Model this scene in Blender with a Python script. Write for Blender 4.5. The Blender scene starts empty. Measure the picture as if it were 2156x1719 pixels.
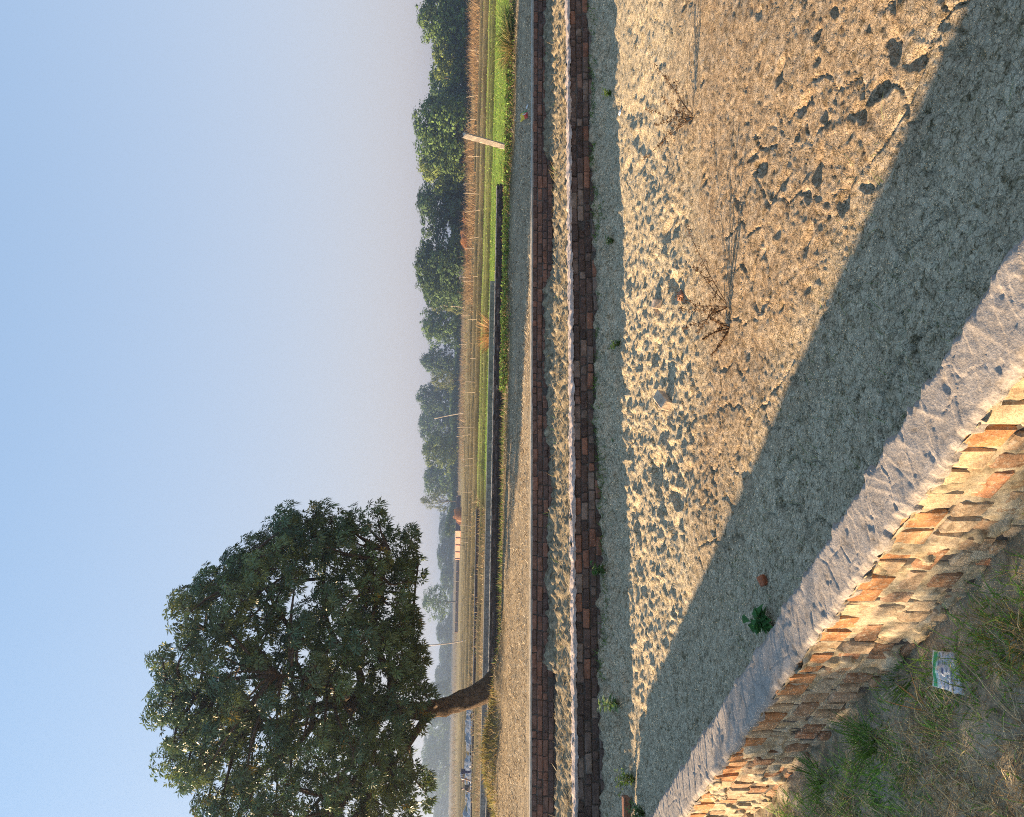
import bpy, bmesh, math, random
import numpy as np
from mathutils import Vector, Matrix

random.seed(7)
RNG = np.random.default_rng(11)
SC = bpy.context.scene
COL = SC.collection

# ------------------------------------------------------------------ camera
F_PX = 1557.0                      # focal length in units of a 2156 x 1719 picture
PITCH, ROLL = math.radians(4.48), math.radians(1.2)
CAM_Z = 1.45
cp, sp, cr, sr = math.cos(PITCH), math.sin(PITCH), math.cos(ROLL), math.sin(ROLL)
RIGHT, FWD, DOWN = Vector((1, 0, 0)), Vector((0, cp, -sp)), Vector((0, -sp, -cp))
cam_d = bpy.data.cameras.new('camera')
cam_d.sensor_fit = 'HORIZONTAL'; cam_d.sensor_width = 36.0; cam_d.lens = 26.0
cam_d.clip_start = 0.05; cam_d.clip_end = 6000
cam = bpy.data.objects.new('camera', cam_d); COL.objects.link(cam)
# the photograph was taken upright and stored on its side: picture right is down
ax_x = RIGHT * sr + DOWN * cr
ax_y = RIGHT * cr - DOWN * sr
ax_z = -FWD
m = Matrix((ax_x, ax_y, ax_z)).transposed().to_4x4()
m.translation = Vector((0, 0, CAM_Z))
cam.matrix_world = m
SC.camera = cam

# ------------------------------------------------------------------ sky, sun, exposure
SHX, SHY = 3.77, -0.68             # ground shift of a shadow per metre of height
SUN_DIR = Vector((-SHX, -SHY, 1.0)).normalized()
SUN_EL = math.asin(SUN_DIR.z)
SUN_AZ = math.atan2(SUN_DIR.x, SUN_DIR.y)
world = bpy.data.worlds.new('World'); SC.world = world; world.use_nodes = True
wn = world.node_tree.nodes; wl = world.node_tree.links
bg = wn['Background']
sky = wn.new('ShaderNodeTexSky'); sky.sky_type = 'NISHITA'; sky.sun_disc = False
sky.sun_elevation = SUN_EL; sky.sun_rotation = SUN_AZ
sky.altitude = 60; sky.air_density = 1.0; sky.dust_density = 1.2; sky.ozone_density = 4.0
# hazy winter air: the clear sky is softened everywhere and greys towards the horizon all the way round
gam = wn.new('ShaderNodeGamma'); gam.inputs[1].default_value = 0.5; wl.new(sky.outputs[0], gam.inputs[0])
tint = wn.new('ShaderNodeMix'); tint.data_type = 'RGBA'; tint.blend_type = 'MULTIPLY'; tint.inputs[0].default_value = 1.0
wl.new(gam.outputs[0], tint.inputs[6]); tint.inputs[7].default_value = (0.90, 1.92, 2.55, 1)
wtc = wn.new('ShaderNodeTexCoord'); wsp = wn.new('ShaderNodeSeparateXYZ'); wl.new(wtc.outputs['Generated'], wsp.inputs[0])
wab = wn.new('ShaderNodeMath'); wab.operation = 'ABSOLUTE'; wl.new(wsp.outputs[2], wab.inputs[0])
wml = wn.new('ShaderNodeMath'); wml.operation = 'MULTIPLY'; wml.inputs[1].default_value = -2.0; wl.new(wab.outputs[0], wml.inputs[0])
wex = wn.new('ShaderNodeMath'); wex.operation = 'EXPONENT'; wl.new(wml.outputs[0], wex.inputs[0])
wmx = wn.new('ShaderNodeMix'); wmx.data_type = 'RGBA'; wl.new(wex.outputs[0], wmx.inputs[0])
wl.new(tint.outputs[2], wmx.inputs[6]); wmx.inputs[7].default_value = (3.22, 2.80, 2.68, 1)
wl.new(wmx.outputs[2], bg.inputs[0]); bg.inputs[1].default_value = 0.0635
sun_d = bpy.data.lights.new('sun', 'SUN'); sun_d.energy = 5.0; sun_d.angle = math.radians(0.6)
sun_d.color = (1.0, 0.73, 0.45)
sun = bpy.data.objects.new('sun', sun_d); COL.objects.link(sun)
sun.rotation_euler = SUN_DIR.to_track_quat('Z', 'Y').to_euler()
sun.location = (-40, 10, 30)
SC.view_settings.view_transform = 'Standard'; SC.view_settings.look = 'None'
SC.view_settings.exposure = 1.9; SC.view_settings.gamma = 1.0
SC.view_settings.use_curve_mapping = False
SC.render.engine = 'CYCLES'
SC.cycles.use_denoising = False; SC.cycles.filter_width = 1.05
SC.cycles.max_bounces = 6; SC.cycles.transparent_max_bounces = 4
SC.cycles.volume_bounces = 0; SC.cycles.sample_clamp_indirect = 2.5

# ------------------------------------------------------------------ helpers
def ray(x, y):
    u = (1719 - y) - 859.5; v = x - 1078
    u2 = u * cr + v * sr; v2 = -u * sr + v * cr
    return RIGHT * (u2 / F_PX) + FWD + DOWN * (v2 / F_PX)
def hit(x, y, z):
    d = ray(x, y); t = (z - CAM_Z) / d.z
    return Vector((0, 0, CAM_Z)) + d * t
def at(x, y, dist):
    d = ray(x, y)
    return Vector((0, 0, CAM_Z)) + d * (dist / d.y)

def tag(o, label=None, cat=None, group=None, kind=None):
    if label: o['label'] = label
    if cat: o['category'] = cat
    if group: o['group'] = group
    if kind: o['kind'] = kind
    elif cat: o['kind'] = 'thing'
    return o
def link(o, parent=None):
    COL.objects.link(o)
    if parent is not None: o.parent = parent
    return o
def empty(name, loc=(0, 0, 0), rz=0.0):
    o = bpy.data.objects.new(name, None); o.empty_display_size = 0.2
    o.location = loc; o.rotation_euler = (0, 0, rz)
    return link(o)

def np_mesh(name, V, faces, col=None, smooth=False):
    """V (n,3); faces: array or list of arrays (k,3)/(k,4); col (n,3) point colours."""
    V = np.asarray(V, dtype=np.float32)
    if isinstance(faces, np.ndarray): faces = [faces]
    faces = [np.asarray(f, dtype=np.int32) for f in faces if len(f)]
    me = bpy.data.meshes.new(name)
    me.vertices.add(len(V)); me.vertices.foreach_set('co', V.ravel())
    tot = np.concatenate([np.full(len(f), f.shape[1], dtype=np.int32) for f in faces])
    li = np.concatenate([f.ravel() for f in faces])
    st = np.concatenate(([0], np.cumsum(tot)[:-1])).astype(np.int32)
    me.loops.add(len(li)); me.loops.foreach_set('vertex_index', li)
    me.polygons.add(len(tot)); me.polygons.foreach_set('loop_start', st)
    try: me.polygons.foreach_set('loop_total', tot)
    except Exception: pass
    if smooth: me.polygons.foreach_set('use_smooth', np.ones(len(tot), dtype=bool))
    if col is not None:
        a = me.color_attributes.new('Col', 'FLOAT_COLOR', 'POINT')
        c = np.ones((len(V), 4), dtype=np.float32); c[:, :3] = col
        a.data.foreach_set('color', c.ravel())
    me.update(calc_edges=True); me.validate()
    return me
def mk(name, me, mat, parent=None, loc=None, rot=None):
    o = bpy.data.objects.new(name, me)
    if mat is not None and len(me.materials) == 0: me.materials.append(mat)
    if loc is not None: o.location = loc
    if rot is not None: o.rotation_euler = rot
    return link(o, parent)
def grid_faces(nr, nc):
    i = np.arange(nr - 1)[:, None] * nc + np.arange(nc - 1)[None, :]
    i = i.ravel()
    return np.stack([i, i + 1, i + nc + 1, i + nc], 1)

# --- numpy noise
def _hash(ix, iy, seed):
    h = (ix.astype(np.int64) * 374761393 + iy.astype(np.int64) * 668265263 + seed * 974634777) & 0xFFFFFFFF
    h = ((h ^ (h >> 13)) * 1274126177) & 0xFFFFFFFF
    h = (h ^ (h >> 16)) & 0xFFFFFFFF
    return h.astype(np.float64) / 4294967295.0
def vnoise(x, y, seed=0):
    ix = np.floor(x); iy = np.floor(y); fx = x - ix; fy = y - iy
    fx = fx * fx * fx * (fx * (fx * 6 - 15) + 10); fy = fy * fy * fy * (fy * (fy * 6 - 15) + 10)
    a = _hash(ix, iy, seed); b = _hash(ix + 1, iy, seed)
    c = _hash(ix, iy + 1, seed); d = _hash(ix + 1, iy + 1, seed)
    return (a * (1 - fx) + b * fx) * (1 - fy) + (c * (1 - fx) + d * fx) * fy
def fbm(x, y, oct=4, seed=0, gain=0.5):
    s = 0; a = 1.0; t = 0
    for o in range(oct):
        s = s + a * (vnoise(x * 2 ** o + 17.3 * o, y * 2 ** o - 9.1 * o, seed + o) - 0.5) * 2
        t += a; a *= gain
    return s / t
def worley(x, y, seed=0):
    ix = np.floor(x); iy = np.floor(y)
    f1 = np.full(x.shape, 9.0); f2 = np.full(x.shape, 9.0); idv = np.zeros(x.shape)
    for dx in (-1, 0, 1):
        for dy in (-1, 0, 1):
            cx = ix + dx; cy = iy + dy
            px = cx + _hash(cx, cy, seed); py = cy + _hash(cx, cy, seed + 31)
            d = np.hypot(px - x, py - y)
            r = _hash(cx, cy, seed + 77)
            c = d < f1
            f2 = np.where(c, f1, np.minimum(f2, d))
            idv = np.where(c, r, idv)
            f1 = np.where(c, d, f1)
    return f1, f2, idv
def sstep(a, b, x):
    t = np.clip((x - a) / (b - a), 0, 1)
    return t * t * (3 - 2 * t)

# --- materials
def mat_new(name):
    mt = bpy.data.materials.new(name); mt.use_nodes = True
    nt = mt.node_tree; bs = nt.nodes['Principled BSDF']
    return mt, nt, bs
def n_noise(nt, scale, detail=4, rough=0.6, vec=None, dist=0.0):
    n = nt.nodes.new('ShaderNodeTexNoise'); n.inputs['Scale'].default_value = scale
    n.inputs['Detail'].default_value = detail; n.inputs['Roughness'].default_value = rough
    n.inputs['Distortion'].default_value = dist
    if vec is not None: nt.links.new(vec, n.inputs['Vector'])
    return n
def n_ramp(nt, src, stops):
    r = nt.nodes.new('ShaderNodeValToRGB'); nt.links.new(src, r.inputs[0])
    e = r.color_ramp.elements
    while len(e) < len(stops): e.new(0.5)
    for el, (p, c) in zip(e, stops):
        el.position = p; el.color = (*c, 1) if len(c) == 3 else c
    return r
def n_mix(nt, fac, a, b, mode='MIX'):
    mx = nt.nodes.new('ShaderNodeMix'); mx.data_type = 'RGBA'; mx.blend_type = mode
    for i, s in ((0, fac), (6, a), (7, b)):
        if isinstance(s, (int, float)): mx.inputs[i].default_value = s
        elif isinstance(s, tuple): mx.inputs[i].default_value = (*s, 1)
        else: nt.links.new(s, mx.inputs[i])
    return mx.outputs[2]
def n_bump(nt, bs, height, strength, dist):
    b = nt.nodes.new('ShaderNodeBump'); b.inputs['Strength'].default_value = strength
    b.inputs['Distance'].default_value = dist
    nt.links.new(height, b.inputs['Height']); nt.links.new(b.outputs[0], bs.inputs['Normal'])
    return b
def coords(nt): return nt.nodes.new('ShaderNodeTexCoord').outputs['Object']
def attr_col(nt, name='Col'):
    a = nt.nodes.new('ShaderNodeAttribute'); a.attribute_name = name
    return a.outputs['Color']
def earth_mat(name, stops, scale, bump=0.6, bdist=0.01, rough=0.95, fine=60.0, use_attr=False, spec=0.15):
    mt, nt, bs = mat_new(name); c = coords(nt)
    n1 = n_noise(nt, scale, 6, 0.65, c, 0.4); n2 = n_noise(nt, fine, 4, 0.7, c)
    r = n_ramp(nt, n1.outputs[0], stops)
    r2 = n_ramp(nt, n2.outputs[0], [(0.3, (0.62, 0.62, 0.62)), (0.7, (1.25, 1.25, 1.25))])
    col = n_mix(nt, 1.0, r.outputs[0], r2.outputs[0], 'MULTIPLY')
    if use_attr: col = n_mix(nt, 1.0, col, attr_col(nt), 'MULTIPLY')
    nt.links.new(col, bs.inputs['Base Color'])
    bs.inputs['Roughness'].default_value = rough; bs.inputs['Specular IOR Level'].default_value = spec
    mxh = nt.nodes.new('ShaderNodeMath'); mxh.operation = 'MULTIPLY_ADD'; mxh.inputs[1].default_value = 0.5
    nt.links.new(n2.outputs[0], mxh.inputs[0]); nt.links.new(n1.outputs[0], mxh.inputs[2])
    n_bump(nt, bs, mxh.outputs[0], bump, bdist)
    return mt
def leaf_mat(name, transl=0.3, rough=0.5, spec=0.3):
    mt, nt, bs = mat_new(name)
    col = attr_col(nt)
    nt.links.new(col, bs.inputs['Base Color']); bs.inputs['Roughness'].default_value = rough
    bs.inputs['Specular IOR Level'].default_value = spec
    tr = nt.nodes.new('ShaderNodeBsdfTranslucent'); nt.links.new(col, tr.inputs[0])
    mx = nt.nodes.new('ShaderNodeMixShader'); mx.inputs[0].default_value = transl
    nt.links.new(bs.outputs[0], mx.inputs[1]); nt.links.new(tr.outputs[0], mx.inputs[2])
    nt.links.new(mx.outputs[0], nt.nodes['Material Output'].inputs[0])
    return mt
def brick_mat(name, stops, mort=(0.3, 0.27, 0.23), mfac=0.35, scale=9.0):
    """each brick takes its own tone (object random); stains and mortar smears by noise"""
    mt, nt, bs = mat_new(name)
    oi = nt.nodes.new('ShaderNodeObjectInfo'); c = coords(nt)
    add = nt.nodes.new('ShaderNodeVectorMath'); add.operation = 'MULTIPLY_ADD'
    nt.links.new(oi.outputs['Random'], add.inputs[0]); add.inputs[1].default_value = (37, 91, 53); nt.links.new(c, add.inputs[2])
    r = n_ramp(nt, oi.outputs['Random'], stops)
    n1 = n_noise(nt, scale, 5, 0.65, add.outputs[0], 0.5); n2 = n_noise(nt, 70, 4, 0.7, add.outputs[0])
    st = n_ramp(nt, n1.outputs[0], [(0.35, (0.55, 0.55, 0.55)), (0.62, (1.2, 1.2, 1.2))])
    col = n_mix(nt, 1.0, r.outputs[0], st.outputs[0], 'MULTIPLY')
    mk_ = n_ramp(nt, n2.outputs[0], [(0.52, (0, 0, 0)), (0.72, (mfac, mfac, mfac))])
    sep = nt.nodes.new('ShaderNodeSeparateColor'); nt.links.new(mk_.outputs[0], sep.inputs[0])
    col = n_mix(nt, sep.outputs[0], col, mort)
    nt.links.new(col, bs.inputs['Base Color']); bs.inputs['Roughness'].default_value = 0.93
    bs.inputs['Specular IOR Level'].default_value = 0.15
    mh = nt.nodes.new('ShaderNodeMath'); mh.operation = 'ADD'
    nt.links.new(n1.outputs[0], mh.inputs[0]); nt.links.new(n2.outputs[0], mh.inputs[1])
    n_bump(nt, bs, mh.outputs[0], 0.7, 0.006)
    return mt

M = {}
M['mud'] = None
M['mortar'] = earth_mat('mortar', [(0.3, (0.27, 0.24, 0.19)), (0.6, (0.42, 0.37, 0.30))], 6, 0.6, 0.006, fine=90)
M['mortar_pink'] = earth_mat('mortar_pink', [(0.3, (0.36, 0.29, 0.25)), (0.65, (0.52, 0.43, 0.37))], 8, 0.5, 0.006, fine=70)
M['mortar_dark'] = earth_mat('mortar_dark', [(0.3, (0.05, 0.042, 0.036)), (0.65, (0.13, 0.11, 0.09))], 5, 0.6, 0.008, fine=60)
M['near_mortar'] = earth_mat('near_mortar', [(0.28, (0.20, 0.105, 0.05)), (0.38, (0.33, 0.26, 0.16)), (0.55, (0.43, 0.36, 0.25)), (0.75, (0.50, 0.44, 0.33))], 11, 0.9, 0.004, fine=130)
M['plaster'] = earth_mat('plaster', [(0.28, (0.17, 0.135, 0.10)), (0.40, (0.29, 0.25, 0.21)), (0.7, (0.37, 0.325, 0.28))], 16, 0.9, 0.005, fine=150)
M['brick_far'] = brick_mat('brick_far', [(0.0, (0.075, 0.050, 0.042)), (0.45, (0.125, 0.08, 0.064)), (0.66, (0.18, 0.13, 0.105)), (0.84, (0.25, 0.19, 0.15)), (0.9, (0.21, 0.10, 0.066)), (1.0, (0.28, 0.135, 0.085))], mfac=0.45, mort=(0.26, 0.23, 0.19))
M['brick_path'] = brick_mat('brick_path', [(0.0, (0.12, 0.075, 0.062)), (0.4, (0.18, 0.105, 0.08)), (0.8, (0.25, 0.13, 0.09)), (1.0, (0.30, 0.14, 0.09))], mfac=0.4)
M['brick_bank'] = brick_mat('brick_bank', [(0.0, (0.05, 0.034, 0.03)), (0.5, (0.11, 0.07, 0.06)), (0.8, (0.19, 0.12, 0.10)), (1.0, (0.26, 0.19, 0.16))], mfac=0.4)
M['brick_near'] = brick_mat('brick_near', [(0.0, (0.40, 0.19, 0.085)), (0.5, (0.50, 0.24, 0.105)), (0.8, (0.46, 0.32, 0.19)), (1.0, (0.48, 0.36, 0.23))], mort=(0.46, 0.39, 0.28), mfac=0.9, scale=14)
M['block'] = brick_mat('block', [(0.0, (0.23, 0.215, 0.20)), (1.0, (0.33, 0.31, 0.285))], mort=(0.36, 0.36, 0.34), mfac=0.2)
M['leaf'] = leaf_mat('leaf', 0.2, 0.38, 0.4)
M['far_leaf'] = leaf_mat('far_leaf', 0.25, 0.7, 0.15)
M['grass'] = leaf_mat('grass', 0.35, 0.6, 0.2)
M['straw'] = leaf_mat('straw', 0.25, 0.7, 0.15)
M['bark'] = earth_mat('bark', [(0.3, (0.035, 0.025, 0.018)), (0.5, (0.11, 0.075, 0.05)), (0.7, (0.22, 0.155, 0.10))], 9, 1.0, 0.06, fine=30)
M['far_bark'] = earth_mat('far_bark', [(0.3, (0.06, 0.05, 0.04)), (0.7, (0.12, 0.1, 0.08))], 3, 0.5, 0.03)
M['concrete'] = earth_mat('concrete', [(0.3, (0.46, 0.38, 0.29)), (0.7, (0.60, 0.51, 0.40))], 5, 0.5, 0.01, fine=50)
M['bamboo'] = earth_mat('bamboo', [(0.3, (0.40, 0.31, 0.21)), (0.7, (0.62, 0.52, 0.38))], 5, 0.3, 0.004)
M['dark_wood'] = earth_mat('dark_wood', [(0.3, (0.05, 0.04, 0.035)), (0.7, (0.11, 0.09, 0.07))], 5, 0.4, 0.004)
M['dead'] = earth_mat('dead', [(0.3, (0.07, 0.042, 0.025)), (0.7, (0.15, 0.09, 0.05))], 8, 0.3, 0.002)

# ------------------------------------------------------------------ geometry lines of the place
def wall1_y(x): return 10.34 + 0.193 * x      # top front edge of the far pond wall
def wall2_y(x): return 13.72 + 0.176 * x      # front of the path wall
T1 = Vector((1, 0.193, 0)).normalized(); N1 = Vector((T1.y, -T1.x, 0))    # N points to the camera
T2 = Vector((1, 0.176, 0)).normalized(); N2 = Vector((T2.y, -T2.x, 0))
Z_W1, Z_FLOOR = -0.206, -0.79
NO = Vector((0.985, 0.985, 0)); NT = Vector((-1, 1, 0)).normalized(); NN = Vector((1, 1, 0)).normalized()
Z_NEAR = 0.20                                  # top of the near wall
def near_pt(s, n, z): return NO + NT * s + NN * n + Vector((0, 0, z))

# ------------------------------------------------------------------ pond floor
FOOT = []
_fr = np.random.default_rng(5)
for k in range(80):
    d = ray(_fr.uniform(1440, 2050), _fr.uniform(-60, 1150)); t = (Z_FLOOR - CAM_Z) / d.z
    FOOT.append((d.x * t, d.y * t, _fr.uniform(0.03, 0.085), _fr.uniform(0.022, 0.045), _fr.uniform(0, 3.14), _fr.uniform(0.012, 0.03)))
for px, py in [(1690, 215), (1700, 505), (1880, 90), (1600, 350), (1780, 400), (1570, 1010), (1640, 150), (1850, 190), (1720, 350)]:
    p = hit(px, py, Z_FLOOR)
    FOOT.append((p.x, p.y, 0.11, 0.055, _fr.uniform(0, 3.14), 0.034))

def floor_h(X, Y):
    d1 = (wall1_y(X) - Y) * 0.98
    z = Z_FLOOR + 0.22 * (1 - sstep(0.0, 0.75, d1 + 0.15 * fbm(X * 1.3, Y * 1.3, 3, 3)))
    z = z + 0.045 * fbm(X * 0.6, Y * 0.6, 3, 1) + 0.016 * fbm(X * 2.6, Y * 2.6, 3, 2)
    # lumpy clods along the far third of the floor
    band = sstep(0.55, 1.0, d1) * (1 - sstep(2.7, 4.0, d1 + 0.9 * fbm(X * 0.8, Y * 0.8, 3, 8)))
    band = band * (0.45 + 0.75 * np.exp(-((X + 0.9) / 3.0) ** 2))
    wx = X + 0.05 * fbm(X * 6, Y * 6, 2, 21); wy = Y + 0.05 * fbm(X * 6, Y * 6, 2, 22)
    f1, f2, idv = worley(wx / 0.13, wy / 0.13, 4)
    z = z + band * 0.062 * np.clip(0.62 - f1, 0, 1) * np.where(idv > 0.45, idv, 0.05)
    f1, f2, idv = worley(wx / 0.06, wy / 0.06, 9)
    z = z + (0.12 + band) * 0.028 * np.clip(0.6 - f1, 0, 1) * np.where(idv > 0.4, idv, 0.0)
    z = z - band * 0.05 * sstep(0.15, 0.6, fbm(X * 3.1, Y * 3.1, 3, 14))
    foot = 1 - sstep(0.5, 1.1, d1)
    f1, f2, idv = worley(wx / 0.2 + 7, wy / 0.2, 34)
    z = z + foot * (0.085 * np.clip(0.6 - f1, 0, 1) * (idv > 0.4) + 0.05 * fbm(X * 6, Y * 6, 3, 35))
    near = 1 - sstep(0.3, 1.5, (X + Y - 1.97) / 1.414)
    f1, f2, idv = worley(wx / 0.17 + 1, wy / 0.17, 36)
    z = z + near * (0.07 * np.clip(0.62 - f1, 0, 1) * (idv > 0.45) + 0.02 * fbm(X * 5, Y * 5, 3, 37))
    g1, g2, gi = worley(wx / 0.055, wy / 0.055, 19)
    z = z + 0.012 * np.clip(0.55 - g1, 0, 1) * (gi > 0.5)
    # shrinkage cracks
    f1, f2, idv = worley(wx / 0.36 + 3, wy / 0.36, 15)
    crk = np.exp(-((f2 - f1) / 0.030) ** 2) * sstep(0.0, 0.25, fbm(X * 1.7, Y * 1.7, 3, 33)) * (1 - 0.7 * band)
    z = z - 0.022 * crk
    f1, f2, idv = worley(wx / 0.15 + 9, wy / 0.15, 25)
    z = z - 0.010 * np.exp(-((f2 - f1) / 0.06) ** 2) * sstep(0.1, 0.5, fbm(X * 2.3, Y * 2.3, 3, 43))
    # granular crumbs
    f1, f2, idv = worley(wx / 0.034 + 5, wy / 0.034, 65)
    z = z + 0.009 * np.clip(0.6 - f1, 0, 1) * np.where(idv > 0.55, idv, 0.0) * (0.4 + sstep(-0.2, 0.3, fbm(X * 1.9, Y * 1.9, 3, 66)))
    z = z + (0.0035 + 0.005 * band) * fbm(X * 14, Y * 14, 3, 50) + (0.0032 + 0.002 * band) * fbm(X * 38, Y * 38, 2, 51)
    for fx, fy, a, b, th, dp in FOOT:
        mk_ = (np.abs(X - fx) < 0.5) & (np.abs(Y - fy) < 0.5)
        if not mk_.any(): continue
        dx = X[mk_] - fx; dy = Y[mk_] - fy
        u = (dx * math.cos(th) + dy * math.sin(th)) / a; v = (-dx * math.sin(th) + dy * math.cos(th)) / b
        r = np.hypot(u, v) * (1 + 0.45 * fbm(X[mk_] * 9, Y[mk_] * 9, 2, 55))
        z[mk_] += -dp * np.exp(-(r / 0.9) ** 3) + 0.15 * dp * np.exp(-((r - 1.4) / 0.45) ** 2)
    return z
NRF, NCF = 640, 680
ca = np.linspace(-1, 1, NCF); ca = 0.62 * ca + 0.40 * ca ** 5
tt = np.linspace(0, 1, NRF)
A_, T_ = np.meshgrid(ca, tt)
Ye = (10.39 + 0.386 * A_) / (1 - 0.193 * A_); Ys = 0.6
Yg = (Ys + 1) * ((Ye + 1) / (Ys + 1)) ** T_ - 1
Xg = A_ * (Yg + 2)
Zg = floor_h(Xg, Yg)
mt, nt, bs = mat_new('pond_mud'); c = coords(nt)
nA = n_noise(nt, 0.9, 5, 0.6, c, 0.3); nB = n_noise(nt, 9, 6, 0.7, c, 0.5); nC = n_noise(nt, 85, 4, 0.75, c)
sep = nt.nodes.new('ShaderNodeSeparateXYZ'); nt.links.new(c, sep.inputs[0])
# pale silt where the clods lie, brown dried-algae crust nearer the middle
dist = nt.nodes.new('ShaderNodeMath'); dist.operation = 'MULTIPLY_ADD'; dist.inputs[1].default_value = -0.193
nt.links.new(sep.outputs[0], dist.inputs[0]); nt.links.new(sep.outputs[1], dist.inputs[2])
d2 = nt.nodes.new('ShaderNodeMath'); d2.operation = 'MULTIPLY_ADD'; d2.inputs[1].default_value = 3.0
nt.links.new(nA.outputs[0], d2.inputs[0]); nt.links.new(dist.outputs[0], d2.inputs[2])
mr = nt.nodes.new('ShaderNodeMapRange'); mr.inputs[1].default_value = 7.6; mr.inputs[2].default_value = 9.0
nt.links.new(d2.outputs[0], mr.inputs[0])
sxy = nt.nodes.new('ShaderNodeMath'); sxy.operation = 'ADD'; nt.links.new(sep.outputs[0], sxy.inputs[0]); nt.links.new(sep.outputs[1], sxy.inputs[1])
sx2 = nt.nodes.new('ShaderNodeMath'); sx2.operation = 'MULTIPLY_ADD'; sx2.inputs[1].default_value = 2.0; nt.links.new(nA.outputs[0], sx2.inputs[0]); nt.links.new(sxy.outputs[0], sx2.inputs[2])
mr2 = nt.nodes.new('ShaderNodeMapRange'); mr2.inputs[1].default_value = 6.6; mr2.inputs[2].default_value = 5.4; nt.links.new(sx2.outputs[0], mr2.inputs[0])  # paler silt again by the near wall, lightens its shade in the colour
mrm = nt.nodes.new('ShaderNodeMath'); mrm.operation = 'MAXIMUM'; nt.links.new(mr.outputs[0], mrm.inputs[0]); nt.links.new(mr2.outputs[0], mrm.inputs[1])
silt = n_ramp(nt, nB.outputs[0], [(0.3, (0.43, 0.34, 0.22)), (0.52, (0.61, 0.50, 0.335)), (0.7, (0.68, 0.57, 0.40))])
crust = n_ramp(nt, nB.outputs[0], [(0.32, (0.27, 0.185, 0.11)), (0.5, (0.44, 0.325, 0.205)), (0.7, (0.60, 0.475, 0.335))])
cc = n_mix(nt, mrm.outputs[0], crust.outputs[0], silt.outputs[0])
fine = n_ramp(nt, nC.outputs[0], [(0.32, (0.42, 0.40, 0.36)), (0.47, (0.95, 0.95, 0.95)), (0.75, (1.22, 1.21, 1.18))])
cc = n_mix(nt, 1.0, cc, fine.outputs[0], 'MULTIPLY')
nF = n_noise(nt, 16, 4, 0.7, c, 0.8)
patch = n_ramp(nt, nF.outputs[0], [(0.34, (0.50, 0.49, 0.42)), (0.48, (1.0, 1.0, 1.0)), (0.68, (1.12, 1.12, 1.12))])
cc = n_mix(nt, 1.0, cc, patch.outputs[0], 'MULTIPLY')
nE = n_noise(nt, 38, 3, 0.6, c, 1.2)
fleck = n_ramp(nt, nE.outputs[0], [(0.33, (0.36, 0.35, 0.29)), (0.45, (1.0, 1.0, 1.0)), (0.7, (1.12, 1.12, 1.12))])  # dark flecks of algae and dirt, also painted shade of small holes
cc = n_mix(nt, 1.0, cc, fleck.outputs[0], 'MULTIPLY')
nt.links.new(cc, bs.inputs['Base Color']); bs.inputs['Roughness'].default_value = 0.97; bs.inputs['Specular IOR Level'].default_value = 0.1
vor = nt.nodes.new('ShaderNodeTexVoronoi'); vor.feature = 'DISTANCE_TO_EDGE'; vor.inputs['Scale'].default_value = 16
nD = n_noise(nt, 12, 3, 0.6, c)
dv = nt.nodes.new('ShaderNodeVectorMath'); dv.operation = 'MULTIPLY_ADD'; dv.inputs[1].default_value = (0.15, 0.15, 0.15)
nt.links.new(nD.outputs['Color'], dv.inputs[0]); nt.links.new(c, dv.inputs[2]); nt.links.new(dv.outputs[0], vor.inputs['Vector'])
vr = nt.nodes.new('ShaderNodeMapRange'); vr.inputs[2].default_value = 0.06; vr.inputs[4].default_value = 0.35
nt.links.new(vor.outputs['Distance'], vr.inputs[0])
h1 = nt.nodes.new('ShaderNodeMath'); h1.operation = 'MULTIPLY_ADD'; h1.inputs[1].default_value = 0.6
nt.links.new(nC.outputs[0], h1.inputs[0]); nt.links.new(vr.outputs[0], h1.inputs[2])
h2 = nt.nodes.new('ShaderNodeMath'); h2.operation = 'ADD'; nt.links.new(h1.outputs[0], h2.inputs[0]); nt.links.new(nB.outputs[0], h2.inputs[1])
n_bump(nt, bs, h2.outputs[0], 1.0, 0.030)
M['mud'] = mt
fl = mk('pond_floor', np_mesh('pond_floor', np.stack([Xg, Yg, Zg], -1).reshape(-1, 3), grid_faces(NRF, NCF), smooth=True), M['mud'])
tag(fl, 'dry cracked grey mud floor of the drained pond', kind='structure')
def floor_z(x, y): return float(floor_h(np.array([x]), np.array([y]))[0])

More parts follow.
